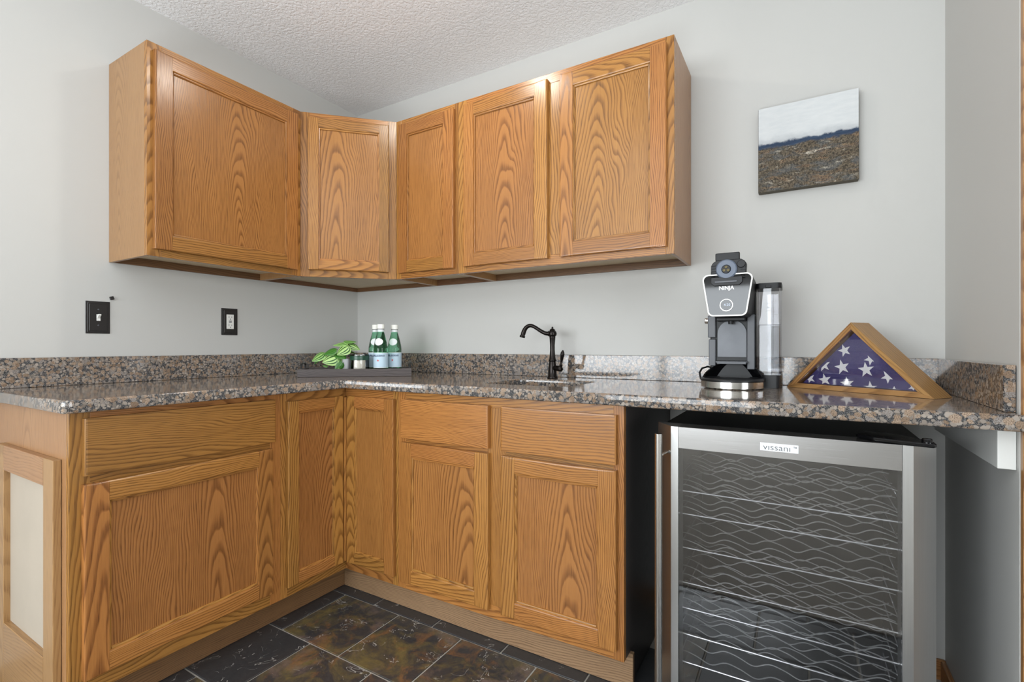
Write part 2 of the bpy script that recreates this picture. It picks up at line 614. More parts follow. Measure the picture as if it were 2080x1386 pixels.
STEEL = brushed('brushed_steel_horizontal', (180, 179, 178), 0.24, 0)
STEELV = brushed('brushed_steel_vertical', (196, 196, 195), 0.33, 2)
STEELP = plain('polished_steel', (210, 208, 204), 0.16, 1.0)
CHROME = plain('chrome', (225, 225, 225), 0.12, 1.0)
BLACKM = plain('black_metal', (12, 12, 13), 0.35)
BLACKIN = plain('black_interior', (26, 26, 28), 0.6)
BLACKPL = plain('black_plastic', (22, 22, 24), 0.42, spec=0.35)
BLACKGL = plain('black_gloss', (12, 12, 14), 0.05, 0.0, 0.38)
GREYPL = plain('grey_plastic', (80, 82, 87), 0.4)
GREYPAN = plain('satin_grey_plate', (96, 98, 102), 0.42, 0.3, var=0.22)
BLUEGREY = plain('blue_grey_plastic', (92, 102, 118), 0.4)
BADGE = plain('badge_silver', (225, 226, 228), 0.35, 0.3)
LETTERG = plain('grey_letters', (95, 98, 102), 0.4)
LETTERW = plain('white_letters', (240, 240, 240), 0.4)
GLASSDK = clear('smoked_glass', (0.80, 0.80, 0.80, 1), 0.09)
RACK = plain('rack_wire', (238, 239, 242), 0.2, 0.55)
GLASSCL = clear('clear_glass', (0.96, 0.96, 0.96, 1), 0.05)
TANK = clear('clear_tank', (0.95, 0.95, 0.96, 1), 0.04, k=0.55)
WATER = clear('water_in_tank', (0.96, 0.965, 0.97, 1), 0.035, k=0.2)
LEAF = leaf_mat()
STEM = plain('stem_green', (120, 150, 60), 0.5)
POTW = plain('white_ceramic', (226, 226, 228), 0.3)
SOIL = plain('soil', (48, 38, 30), 0.9)
WAX = plain('candle_wax', (240, 234, 220), 0.5)
BANDG = plain('dark_green_band', (26, 66, 48), 0.35)
LETTERGR = plain('pale_green_letters', (130, 170, 150), 0.5)
CAPW = plain('white_cap', (238, 238, 230), 0.4)
LABELB = plain('pale_blue_label', (190, 212, 226), 0.45, var=0.03)
LABELW = plain('white_label', (232, 234, 236), 0.45)
NAVY = plain('navy_letters', (34, 52, 92), 0.5)
RED = plain('red_star', (206, 60, 52), 0.5)
FLAGB = plain('flag_blue', (60, 52, 104), 0.75, var=0.3)
FLAGW = plain('flag_white', (236, 234, 232), 0.75)
PAINTING = painting_mat()
CANVAS = plain('canvas_edge', (92, 86, 74), 0.8, var=0.1)


def bottle_glass():
    g = G('green_bottle_glass')
    g.set(Base_Color=(0.34, 0.80, 0.52, 1), Roughness=0.02, Transmission_Weight=1.0, IOR=1.30)
    return g.mat


BOTTLE = bottle_glass()

# ------------------------------------------------------------------ the setting
ZC = 2.4518
WX = 2.691            # face of the right stub wall
RX = 6.0
FY = -5.7


def struct(name, mb, mat):
    return tag(mb.build(name, mat), kind='structure')


LX = -2.6
m = MB(); m.box(-0.12, 0, -3.0, 0.12, 0, ZC, bev=0); struct('wall_left', m, WALL)
m = MB(); m.box(LX, -0.12, -3.0, -2.88, 0, ZC, bev=0); struct('wall_side_room', m, WALL)
m = MB(); m.box(LX - 0.12, LX, FY - 0.12, -2.88, 0, ZC, bev=0); struct('wall_far_left', m, WALL)
m = MB(); m.box(0, RX, 0, 0.12, 0, ZC, bev=0); struct('wall_back', m, WALL)
m = MB(); m.box(WX, WX + 0.115, -0.612, 0, 0, ZC, bev=0); struct('wall_right', m, WALL)
m = MB(); m.box(RX, RX + 0.12, FY - 0.12, 0.12, 0, ZC, bev=0); struct('wall_far_right', m, WALL)
m = MB(); m.box(LX - 0.12, RX + 0.12, FY - 0.12, 0.12, ZC, ZC + 0.1, bev=0); struct('ceiling', m, CEIL)
# rear wall with the opening of the glazed doors
WX0, WX1, WZ0, WZ1 = -1.3, 2.3, 0.58, 1.92
m = MB()
m.box(LX, WX0, FY - 0.12, FY, 0, ZC, bev=0)
m.box(WX1, RX, FY - 0.12, FY, 0, ZC, bev=0)
m.box(WX0, WX1, FY - 0.12, FY, WZ1, ZC, bev=0)
m.box(WX0, WX1, FY - 0.12, FY, 0, WZ0, bev=0)
struct('wall_rear', m, WALL)
m = MB()
for x in (WX0, 0.45, WX1 - 0.08):
    m.box(x, x + 0.08, WIN_Y + 0.04, WIN_Y + 0.08, WZ0, WZ1, bev=0)
for z in (WZ0, WZ1 - 0.08):
    m.box(WX0, WX1, WIN_Y + 0.04, WIN_Y + 0.08, z, z + 0.08, bev=0)
struct('window_1', m, WHITEP)

# floor: slate tiles in running bond on grout, carpet beyond
CARPET_Y = -1.56
m = MB()
m.box(0, RX, CARPET_Y, 0, -0.06, -0.004, bev=0, mi=0)
TW, TH, GAP = 0.3083, 0.300, 0.006
row = -1
y1 = -0.6095 + TH
while y1 > CARPET_Y:
    y0 = max(y1 - TH, CARPET_Y)
    off = 0.61 + (0.0 if row % 2 == 0 else 0.165)
    k = -3
    while off + k * TW < 3.4:
        a, b = off + k * TW, off + (k + 1) * TW
        a, b = max(a, 0.002), min(b, 3.4)
        if b - a > 0.02:
            border = (y1 > -0.5) or (a < 0.5)
            gsd = random.uniform(0.0, 0.3) if border else random.uniform(0.42, 1.0)
            if a > 1.84: gsd = random.uniform(0.0, 0.32)
            m.box(a + GAP / 2, b - GAP / 2, y0 + GAP / 2, min(y1, -0.002) - GAP / 2, -0.03, 0.0, bev=0.002, mi=1,
                  seed=(random.random(), gsd, random.random(), 1))
        k += 1
    y1 -= TH
    row += 1
struct('floor', m, [GROUT, SLATE])
m = MB(); m.box(LX, RX, FY, CARPET_Y - 0.002, -0.06, 0.004, bev=0); struct('floor_carpet', m, CARPET)

m = MB(); m.box(1.86, WX, -0.014, -0.0005, 0, 0.065, grain=0, bev=0.003); struct('baseboard_back', m, TRIMWOOD)
m = MB(); m.box(WX - 0.014, WX - 0.0005, -0.60, -0.015, 0, 0.065, grain=1, bev=0.003); struct('baseboard_right', m, TRIMWOOD)
m = MB(); m.box(WX + 0.001, WX + 0.135, -0.632, -0.613, 0, ZC - 0.001, grain=2, bev=0.003); struct('trim_1', m, TRIMWOOD)


# ------------------------------------------------------------------ cabinets
STILE = 0.056


def make_door(parent, x0, x1, z0, z1, yback, M=None, fw=STILE, label=None):
    """frame-and-panel door, front towards -y; yback is the plane it lies on"""
    yf = yback - 0.019
    m = MB(M)
    C = (0.006, 3); I = (0.005, 2)
    m.board(x0, x0 + fw, z0, z1, yback, yf, 2, {'l': C, 'b': C, 't': C, })
    m.board(x1 - fw, x1, z0, z1, yback, yf, 2, {'r': C, 'b': C, 't': C, })
    m.board(x0 + fw + 0.0004, x1 - fw - 0.0004, z0, z0 + fw, yback, yf, 0, {'b': C, 't': I})
    m.board(x0 + fw + 0.0004, x1 - fw - 0.0004, z1 - fw, z1, yback, yf, 0, {'t': C, 'b': I})
    d = m.build('door', OAK, parent)
    # bead around the panel
    e = MB(M)
    bw = 0.007
    xi0, xi1, zi0, zi1 = x0 + fw, x1 - fw, z0 + fw, z1 - fw
    e.board(xi0, xi0 + bw, zi0, zi1, yback - 0.006, yf + 0.004, 2, {'r': (0.004, 2)})
    e.board(xi1 - bw, xi1, zi0, zi1, yback - 0.006, yf + 0.004, 2, {'l': (0.004, 2)})
    e.board(xi0 + bw, xi1 - bw, zi0, zi0 + bw, yback - 0.006, yf + 0.004, 0, {'t': (0.004, 2)})
    e.board(xi0 + bw, xi1 - bw, zi1 - bw, zi1, yback - 0.006, yf + 0.004, 0, {'b': (0.004, 2)})
    e.build('panel_molding', OAK, d)
    p = MB(M)
    p.box(xi0 - 0.002, xi1 + 0.002, yback - 0.009, yback - 0.003, zi0 - 0.002, zi1 + 0.002, grain=2, bev=0)
    p.build('door_panel', OAKP, d)
    return d


def make_drawer(parent, x0, x1, z0, z1, yback, M=None):
    m = MB(M)
    C = (0.007, 3)
    m.board(x0, x1, z0, z1, yback, yback - 0.019, 0, {'l': C, 'r': C, 'b': C, 't': C})
    return m.build('drawer_front', OAK, parent)


def face_frame(parent, yf, stiles, rails, M=None):
    """stiles: (x0,x1,z0,z1), rails the same; frame lies between yf and yf+0.019"""
    m = MB(M)
    for a in stiles: m.box(a[0], a[1], yf, yf + 0.019, a[2], a[3], grain=2, bev=0.0006)
    for a in rails: m.box(a[0], a[1], yf, yf + 0.019, a[2], a[3], grain=0, bev=0.0006)
    return m.build('face_frame', OAK, parent)


ZT, ZB = 2.153, 1.391
DU = 0.3045


def upper_carcass(parent, w, left_mat=0, right_mat=0):
    m = MB()
    D = DU - 0.019
    m.box(0, 0.0125, -D, -0.001, ZB, ZT, 2, 0.0005, mi=left_mat)
    m.box(w - 0.0125, w, -D, -0.001, ZB, ZT, 2, 0.0005, mi=right_mat)
    m.box(0.0125, w - 0.0125, -D, -0.001, ZT - 0.0125, ZT, 0, 0, mi=0)
    m.build('carcass', [OAKV, OAK], parent)
    m = MB()
    m.box(0.0125, w - 0.0125, -D, -0.014, ZB + 0.030, ZB + 0.040, 0, 0)
    tag(m.build('bottom_panel', UNDER, parent), 'pale unfinished bottom panel')
    m = MB()
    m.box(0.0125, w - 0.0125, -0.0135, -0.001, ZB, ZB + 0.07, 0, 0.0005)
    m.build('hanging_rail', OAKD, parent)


def upper(label, loc, rz, w, doors, mid=None, sl=0.045, sr=0.045, group='oak wall cabinets'):
    t = thing('wall_cabinet', label, 'cabinet', loc, rz, group)
    upper_carcass(t, w)
    st = [(0, sl, ZB, ZT), (w - sr, w, ZB, ZT)]
    rl = []
    if mid:
        st.append((mid[0], mid[1], ZB + 0.04, ZT - 0.04))
    rl += [(sl, w - sr, ZB, ZB + 0.04), (sl, w - sr, ZT - 0.04, ZT)]
    face_frame(t, -DU, st, rl)
    for d in doors:
        make_door(t, d[0], d[1], ZB + 0.025, ZT - 0.028, -DU - 0.0005)
    return t


# left upper (wall x=0): local x runs towards the corner, front to +x
upper('wide single-door oak wall cabinet hanging on the left wall above the light switch', (0, -1.2249, 0), radians(90),
      0.6145, [(0.018, 0.592)], group=None)
# right uppers
upper('narrow oak wall cabinet with one slim door beside the angled corner cabinet', (0.6105, 0, 0), 0,
      0.372, [(0.026, 0.356)], sl=0.03, sr=0.02, group=None)
upper('double-door oak wall cabinet on the back wall above the faucet', (0.983, 0, 0), 0, 0.932,
      [(0.038, 0.448), (0.502, 0.909)], mid=(0.43, 0.52), sl=0.045, sr=0.03, group=None)

# diagonal corner upper
t = thing('corner_wall_cabinet', 'angled oak corner wall cabinet with cathedral-grain door between the two runs', 'cabinet', (0, 0, 0))
A = 0.6100
m = MB()
m.box(0.001, DU - 0.001, -A + 0.0005, -A + 0.013, ZB, ZT, 2, 0.0005)
m.box(A - 0.013, A - 0.0005, -DU + 0.001, -0.001, ZB, ZT, 2, 0.0005)
pent = [(0.001, -0.001), (0.001, -A + 0.013), (DU - 0.02, -A + 0.013), (A - 0.013, -DU + 0.02), (A - 0.013, -0.001)]
m.prism(pent, 2, ZT - 0.0125, ZT, grain=0)
m.build('carcass', [OAKV], t)
m = MB(); m.prism(pent, 2, ZB + 0.022, ZB + 0.032, grain=0)
tag(m.build('bottom_panel', UNDER, t), 'pale unfinished bottom panel')
m = MB()
m.box(0.001, 0.0135, -A + 0.013, -0.014, ZB, ZB + 0.06, 1, 0.0005)
m.box(0.001, A - 0.013, -0.0135, -0.001, ZB, ZB + 0.06, 0, 0.0005)
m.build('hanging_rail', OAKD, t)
# local frame of the diagonal face: origin at (DU,-A), x along the diagonal
MD = Matrix.Translation((DU, -A, 0)) @ Matrix.Rotation(radians(45), 4, 'Z')
WD = (A - DU) * math.sqrt(2)
face_frame(t, 0.0, [(0, 0.04, ZB, ZT), (WD - 0.04, WD, ZB, ZT)],
           [(0.04, WD - 0.04, ZB, ZB + 0.04), (0.04, WD - 0.04, ZT - 0.035, ZT)], MD)
make_door(t, 0.034, 0.397, ZB + 0.031, ZT - 0.027, -0.0005, MD, fw=0.046)

# ---- base cabinets
ZCB = 0.891           # underside of granite
ZK = 0.112            # toe kick height
DB = 0.61


def base_carcass(parent, w, lmat, rmat, z0l=ZK, z0r=ZK):
    m = MB()
    m.box(0, 0.016, -DB + 0.0195, -0.002, z0l, ZCB, 2, 0.0005, mi=lmat)
    m.box(w - 0.016, w, -DB + 0.0195, -0.002, z0r, ZCB, 2, 0.0005, mi=rmat)
    m.box(0.016, w - 0.016, -DB + 0.0195, -0.002, ZK, ZK + 0.014, 0, 0)
    m.box(0.016, w - 0.016, -0.012, -0.002, ZK, ZCB, 2, 0)
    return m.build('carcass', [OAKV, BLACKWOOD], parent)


# left base unit
t = thing('base_cabinet', 'oak base cabinet with one wide drawer and a large door at the left end', 'cabinet', (0, -1.531, 0), radians(90))
W1 = 0.615
base_carcass(t, W1, 0, 0)
face_frame(t, -DB, [(0, 0.045, ZK, ZCB), (W1 - 0.042, W1, ZK, ZCB)],
           [(0.045, W1 - 0.042, ZCB - 0.04, ZCB), (0.045, W1 - 0.042, 0.68, 0.725), (0.045, W1 - 0.042, ZK, ZK + 0.06)])
make_door(t, 0.026, 0.576, 0.160, 0.692, -DB - 0.0005)
make_drawer(t, 0.027, 0.585, 0.716, 0.872, -DB - 0.0005)

# corner base unit with two doors at a right angle
t = thing('corner_base_cabinet', 'oak corner base cabinet with two tall narrow doors meeting at the inside corner', 'cabinet', (0, 0, 0))
m = MB()
AC = 0.9155
m.box(0.002, DB - 0.0195, -AC + 0.0005, -AC + 0.0165, ZK, ZCB, 2, 0.0005)
m.box(AC - 0.0165, AC - 0.0005, -DB + 0.0195, -0.002, ZK, ZCB, 2, 0.0005)
m.box(0.002, DB - 0.02, -AC + 0.017, -0.002, ZK, ZK + 0.014, 0, 0)
m.box(DB - 0.02, AC - 0.017, -DB + 0.02, -0.002, ZK, ZK + 0.014, 0, 0)
m.build('carcass', OAKV, t)
ML = Matrix.Translation((0, -AC, 0)) @ Matrix.Rotation(radians(90), 4, 'Z')
m = MB(ML)
w = AC - DB
m.box(0, 0.028, -DB, -DB + 0.019, ZK, ZCB, 2, 0.0006)
m.box(0.028, w + 0.019, -DB, -DB + 0.019, ZCB - 0.04, ZCB, 0, 0.0006)
m.box(0.028, w + 0.019, -DB, -DB + 0.019, ZK, ZK + 0.045, 0, 0.0006)
m.M = Matrix.Translation((0, 0, 0))
m.box(DB - 0.019, DB + 0.0245, -DB - 0.0245, -DB + 0.019, ZK + 0.045, ZCB - 0.04, 2, 0.0006)
m.box(AC - 0.028, AC, -DB, -DB + 0.019, ZK, ZCB, 2, 0.0006)
m.box(DB + 0.0005, AC - 0.028, -DB, -DB + 0.019, ZCB - 0.04, ZCB, 0, 0.0006)
m.box(DB + 0.0005, AC - 0.028, -DB, -DB + 0.019, ZK, ZK + 0.045, 0, 0.0006)
m.build('face_frame', OAK, t)
make_door(t, 0.020, w - 0.028, 0.152, 0.858, -DB - 0.0005, ML, fw=0.044)
make_door(t, DB + 0.025, AC - 0.012, 0.152, 0.857, -DB - 0.0005, None, fw=0.048)

# right base unit
t = thing('sink_base_cabinet', 'oak base cabinet with two drawer fronts over two doors beneath the sink', 'cabinet', (0.916, 0, 0))
W2 = 0.918
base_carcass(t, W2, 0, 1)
x = 0.916
face_frame(t, -DB, [(0, 0.04, ZK, ZCB), (W2 - 0.032, W2, ZK, ZCB), (0.425, 0.50, ZK + 0.045, ZCB - 0.04)],
           [(0.04, W2 - 0.032, ZCB - 0.04, ZCB), (0.04, 0.425, 0.68, 0.725), (0.50, W2 - 0.032, 0.68, 0.725),
            (0.04, W2 - 0.032, ZK, ZK + 0.045)])
for a, b in ((0.026, 0.437), (0.489, 0.898)):
    make_door(t, a, b, 0.145, 0.692, -DB - 0.0005)
    make_drawer(t, a, b, 0.709, 0.860, -DB - 0.0005)

# toe boards (continuous along each run)
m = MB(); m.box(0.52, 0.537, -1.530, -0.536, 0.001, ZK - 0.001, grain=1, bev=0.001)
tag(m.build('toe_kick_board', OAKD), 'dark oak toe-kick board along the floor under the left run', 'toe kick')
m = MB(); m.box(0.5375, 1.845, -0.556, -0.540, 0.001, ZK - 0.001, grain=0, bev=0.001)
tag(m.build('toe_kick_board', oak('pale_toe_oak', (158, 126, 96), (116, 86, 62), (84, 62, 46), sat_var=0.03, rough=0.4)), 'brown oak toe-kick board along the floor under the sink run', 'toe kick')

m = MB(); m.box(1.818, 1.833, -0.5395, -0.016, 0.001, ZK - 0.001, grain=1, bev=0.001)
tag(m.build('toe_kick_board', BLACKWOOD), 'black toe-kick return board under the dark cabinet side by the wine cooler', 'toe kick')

# decorative frame on the left end of the run
t = thing('end_panel', 'oak frame with a pale unfinished panel on the left end of the cabinets', 'cabinet panel', (0, -1.532, 0))
yf = -0.018
for x0, x1 in ((0.09, 0.158), (0.491, 0.562)):
    m = MB(); m.board(x0, x1, 0.005, 0.759, -0.0005, yf, 2, {'l': (0.0015, 1), 'r': (0.0015, 1), 't': (0.0015, 1)})
    m.build('stile', OAKV, t)
for z0, z1 in ((0.005, 0.207), (0.682, 0.759)):
    m = MB(); m.board(0.1585, 0.4905, z0, z1, -0.0005, yf, 0, {'t': (0.0015, 1), 'b': (0.0015, 1)})
    m.build('rail', OAKV, t)
m = MB(); m.box(0.1585, 0.4905, -0.0025, -0.0005, 0.2075, 0.6815, bev=0)
tag(m.build('panel_insert', RAWPANEL, t), 'pale grey unfinished panel')

# ------------------------------------------------------------------ granite
ZG = 0.9265
R = 0.022


def arc(cx, cy, r, a0, a1, n=6):
    return [(cx + r * cos(radians(a0 + (a1 - a0) * i / n)), cy + r * sin(radians(a0 + (a1 - a0) * i / n))) for i in range(n + 1)]


outer = [(0.0015, -0.0015), (0.0015, -1.556)] + arc(0.65 - R, -1.556 + R, R, -90, 0) + [(0.65, -0.655)] + \
        [(0.655, -0.65)] + [(2.72, -0.65), (2.72, -0.6345), (WX - 0.0015, -0.6345), (WX - 0.0015, -0.0015)]
SX0, SX1, SY0, SY1 = 1.235, 1.595, -0.50, -0.195
rr = 0.05
hole = arc(SX0 + rr, SY0 + rr, rr, 180, 270) + arc(SX1 - rr, SY0 + rr, rr, 270, 360) + \
       arc(SX1 - rr, SY1 - rr, rr, 0, 90) + arc(SX0 + rr, SY1 - rr, rr, 90, 180)
cu = bpy.data.curves.new('slab', 'CURVE')
cu.dimensions = '2D'
cu.fill_mode = 'BOTH'
BV = 0.005
cu.extrude = (ZG - ZCB) / 2 - BV
cu.bevel_depth = BV
cu.bevel_resolution = 2
cu.offset = -BV
for pts in (outer, hole):
    sp = cu.splines.new('POLY')
    sp.points.add(len(pts) - 1)
    for p, q in zip(sp.points, pts): p.co = (q[0], q[1], 0, 1)
    sp.use_cyclic_u = True
tmp = bpy.data.objects.new('slab_source', cu)
COL.objects.link(tmp)
me = bpy.data.meshes.new_from_object(tmp.evaluated_get(bpy.context.evaluated_depsgraph_get()))
bpy.data.objects.remove(tmp)
me.materials.clear()
me.materials.append(GRANITE)
for v in me.vertices: v.co.z += (ZG + ZCB) / 2
top = bpy.data.objects.new('countertop', me)
COL.objects.link(top)
tag(top, 'L-shaped polished brown and black granite countertop', 'countertop')

ZSP = 1.0285
m = MB(); m.box(0.0015, 0.0215, -1.556, -0.022, ZG + 0.0003, ZSP, bev=0.0015)
tag(m.build('backsplash', GRANITE), 'granite backsplash strip along the left wall below the switch', 'backsplash')
m = MB(); m.box(0.0015, WX - 0.0015, -0.0215, -0.0015, ZG + 0.0003, ZSP, bev=0.0015)
tag(m.build('backsplash', GRANITE), 'granite backsplash strip along the back wall behind the faucet', 'backsplash')
m = MB(); m.box(WX - 0.0215, WX - 0.0015, -0.60, -0.022, ZG + 0.0003, ZSP, bev=0.0015)
tag(m.build('backsplash', GRANITE), 'short granite backsplash piece on the right wall beside the flag case', 'backsplash')

# sink basin under the cut-out
t = thing('sink', 'undermounted bar sink let into the granite in front of the faucet', 'sink',
          ((SX0 + SX1) / 2, (SY0 + SY1) / 2, 0.7))
m = MB()
hw, hd = (SX1 - SX0) / 2 + 0.004, (SY1 - SY0) / 2 + 0.004
zt = ZCB - 0.7 - 0.001
m.box(-hw - 0.004, -hw, -hd, hd, 0.02, zt, bev=0)
m.box(hw, hw + 0.004, -hd, hd, 0.02, zt, bev=0)
m.box(-hw - 0.004, hw + 0.004, -hd - 0.004, -hd, 0.02, zt, bev=0)
m.box(-hw - 0.004, hw + 0.004, hd, hd + 0.004, 0.02, zt, bev=0)
m.box(-hw - 0.004, hw + 0.004, -hd - 0.004, hd + 0.004, 0.016, 0.02, bev=0)
m.build('basin', plain('dark_basin', (70, 58, 46), 0.5), t)
m = MB(); m.lathe([(0, 0.024), (0.03, 0.024), (0.042, 0.0205), (0.042, 0.0202)], 24)
m.build('drain', STEELP, t)

# support cleat under the right end
m = MB(); m.box(WX - 0.031, WX - 0.001, -0.60, -0.03, 0.803, 0.889, grain=1, bev=0.001)
tag(m.build('support_cleat', WHITEP), 'white painted cleat on the right wall under the countertop end', 'bracket')

# ------------------------------------------------------------------ faucet
t = thing('faucet', 'dark bronze single-handle bar faucet with a curved spout behind the sink', 'faucet', (1.359, -0.125, ZG + 0.0003))
m = MB()
m.lathe([(0, 0), (0.0225, 0), (0.0235, 0.003), (0.0225, 0.008), (0.0195, 0.012), (0.0185, 0.03), (0.0165, 0.06), (0.0145, 0.074),
         (0.0165, 0.077), (0.0168, 0.081), (0.0145, 0.085), (0.0125, 0.10), (0.0105, 0.125), (0.0108, 0.15),
         (0.013, 0.178), (0.0138, 0.182), (0.013, 0.184)], 32)
m.build('body', BRONZE, t)
m = MB()
m.lathe([(0.012, 0.183), (0.018, 0.188), (0.0195, 0.196), (0.017, 0.205), (0.012, 0.209), (0.0125, 0.212), (0.009, 0.216),
         (0.004, 0.218), (0.0035, 0.221), (0.0045, 0.2235), (0.002, 0.226), (0, 0.2265)], 28)
m.build('cap', BRONZE, t)
m = MB()
dirv = Vector((-0.96, -0.28, 0)).normalized()
pr = [(0.012, 0.196), (0.02, 0.196), (0.035, 0.199), (0.055, 0.210), (0.075, 0.223), (0.092, 0.231), (0.105, 0.231),
      (0.118, 0.223), (0.127, 0.208), (0.132, 0.193)]
# smooth the path
pts = []
for i in range(len(pr) - 1):
    p0, p1, p2, p3 = pr[max(i - 1, 0)], pr[i], pr[i + 1], pr[min(i + 2, len(pr) - 1)]
    for k in range(4):
        s = k / 4
        q = [0.5 * (2 * p1[j] + (p2[j] - p0[j]) * s + (2 * p0[j] - 5 * p1[j] + 4 * p2[j] - p3[j]) * s * s +
                    (3 * p1[j] - p0[j] - 3 * p2[j] + p3[j]) * s ** 3) for j in (0, 1)]
        pts.append(q)
pts.append(list(pr[-1]))
P3 = [(dirv.x * a, dirv.y * a, b) for a, b in pts]
n = len(P3)
rad = [0.0105 - 0.0025 * math.sin(pi * min(1, i / (n - 1) * 1.1)) for i in range(n)]
m.tube(P3, rad, 16)
e = Vector(P3[-1]); d = (e - Vector(P3[-3])).normalized()
m.tube([e - d * 0.002, e + d * 0.004, e + d * 0.006, e + d * 0.012, e + d * 0.014], [0.009, 0.010, 0.0125, 0.0125, 0.0115], 18)
m.tube([Vector(P3[0]), Vector(P3[3])], [0.013, 0.0125], 18)
m.build('spout', BRONZE, t)
m = MB()
hx = Vector((0.93, -0.36, 0)).normalized()
m.tube([hx * 0.008 + Vector((0, 0, 0.046)), hx * 0.03 + Vector((0, 0, 0.046)), hx * 0.031 + Vector((0, 0, 0.046)), hx * 0.05 + Vector((0, 0, 0.043)),
        hx * 0.058 + Vector((0, 0, 0.040))], [0.0115, 0.0115, 0.0125, 0.0125, 0.008], 18)
b0 = hx * 0.051 + Vector((0, 0, 0.045))
b1 = hx * 0.066 + Vector((0, 0, 0.125))
ax = (b1 - b0)
prof = [(0, 0.0075), (0.12, 0.006), (0.2, 0.0072), (0.26, 0.0048), (0.4, 0.0050), (0.58, 0.0072), (0.75, 0.0092), (0.87, 0.0078), (0.95, 0.004), (1.0, 0.001)]
m.tube([b0 + ax * a for a, r in prof], [r for a, r in prof], 16)
m.build('handle', BRONZE, t)

# ------------------------------------------------------------------ wall plates (left wall)
def plate(parent, y0, y1, z0, z1):
    m = MB()
    m.box(0.0005, 0.003, y0, y1, z0, z1, bev=0.001)
    m.box(0.003, 0.005, y0 + 0.005, y1 - 0.005, z0 + 0.005, z1 - 0.005, bev=0.0008)
    m.box(0.005, 0.007, y0 + 0.010, y1 - 0.010, z0 + 0.010, z1 - 0.010, bev=0.0012)
    return m.build('cover_plate', BLKPLATE, parent)


t = thing('light_switch', 'black light switch plate with a white toggle on the left wall', 'light switch', (0, -1.2595, 1.177))
plate(t, -0.0375, 0.0375, -0.061, 0.061)
m = MB()
m.box(0.007, 0.0085, -0.006, 0.006, -0.013, 0.012, bev=0.0005)
m.prism([(0.0085, -0.004), (0.0085, 0.006), (0.020, 0.013), (0.021, 0.008)], 1, -0.0045, 0.0045, bev=0.0008)
tag(m.build('toggle', WHITEPL, t), 'white toggle lever')
for z in (-0.03, 0.03):
    m = MB(); m.lathe([(0, 0.0012), (0.002, 0.001), (0.0028, 0)], 12, M=Matrix.Translation((0.007, 0, z)) @ Matrix.Rotation(radians(90), 4, 'Y'))
    m.build('screw', GREYPL, t)
t = thing('wall_outlet', 'white duplex outlet in a black plate on the left wall', 'outlet', (0, -0.7655, 1.1815))
plate(t, -0.0375, 0.0375, -0.062, 0.062)
m = MB(); m.box(0.007, 0.0095, -0.0165, 0.0165, -0.0335, 0.0335, bev=0.001)
rc = m.build('receptacle', WHITEPL, t)
tag(rc, 'white receptacle')
m = MB()
for zc in (-0.019, 0.019):
    m.box(0.0094, 0.0098, -0.0075, -0.0055, zc - 0.001, zc + 0.007, bev=0)
    m.box(0.0094, 0.0098, 0.0055, 0.0075, zc - 0.001, zc + 0.006, bev=0)
    m.box(0.0094, 0.0098, -0.002, 0.002, zc - 0.009, zc - 0.005, bev=0)
m.box(0.0094, 0.0102, -0.006, 0.006, -0.0045, -0.001, bev=0)
m.box(0.0094, 0.0102, -0.006, 0.006, 0.001, 0.0045, bev=0)
m.build('slots', LETTERG, rc)
m = MB(); m.box(0.0005, 0.009, -0.0065, 0.0065, -0.0065, 0.0065, bev=0.0015, M=Matrix.Rotation(radians(18), 4, 'X'))
o = m.build('cable_clip', BLKPLATE)
o.location = (0, -1.217, 1.2535)
tag(o, 'tiny black square clip on the wall at the corner of the switch plate', 'clip')

# ------------------------------------------------------------------ canvas painting
t = thing('painting', 'small abstract landscape canvas, pale sky over brown land, on the back wall', 'painting', (2.3105, -0.0005, 1.634))
m = MB()
m.box(-0.1525, 0.1525, -0.0335, -0.003, 0, 0.309, bev=0.002)
m.build('stretched_canvas', CANVAS, t)
bm = bmesh.new()
uvl = bm.loops.layers.uv.new('UVMap')
q = [bm.verts.new(p) for p in [(-0.1515, -0.0342, 0.001), (0.1515, -0.0342, 0.001), (0.1515, -0.0342, 0.308), (-0.1515, -0.0342, 0.308)]]
q2 = [bm.verts.new((v.co.x, -0.0330, v.co.z)) for v in q]
f = bm.faces.new(q)
for lp, uv in zip(f.loops, [(0, 0), (1, 0), (1, 1), (0, 1)]): lp[uvl].uv = uv
for i in range(4): bm.faces.new([q[i], q2[i], q2[(i + 1) % 4], q[(i + 1) % 4]])
me = bpy.data.meshes.new('painted_face'); bm.to_mesh(me); bm.free()
me.materials.append(PAINTING)
o = bpy.data.objects.new('painted_face', me); COL.objects.link(o); o.parent = t

# ------------------------------------------------------------------ tray and what stands on it
TA = radians(42.8)
TC = Vector((0.4507, -0.4004, ZG + 0.0004))
TM = Matrix.Translation(TC) @ Matrix.Rotation(TA, 4, 'Z')


def on_tray(x, y): return TM @ Vector((x, y, 0.0085))


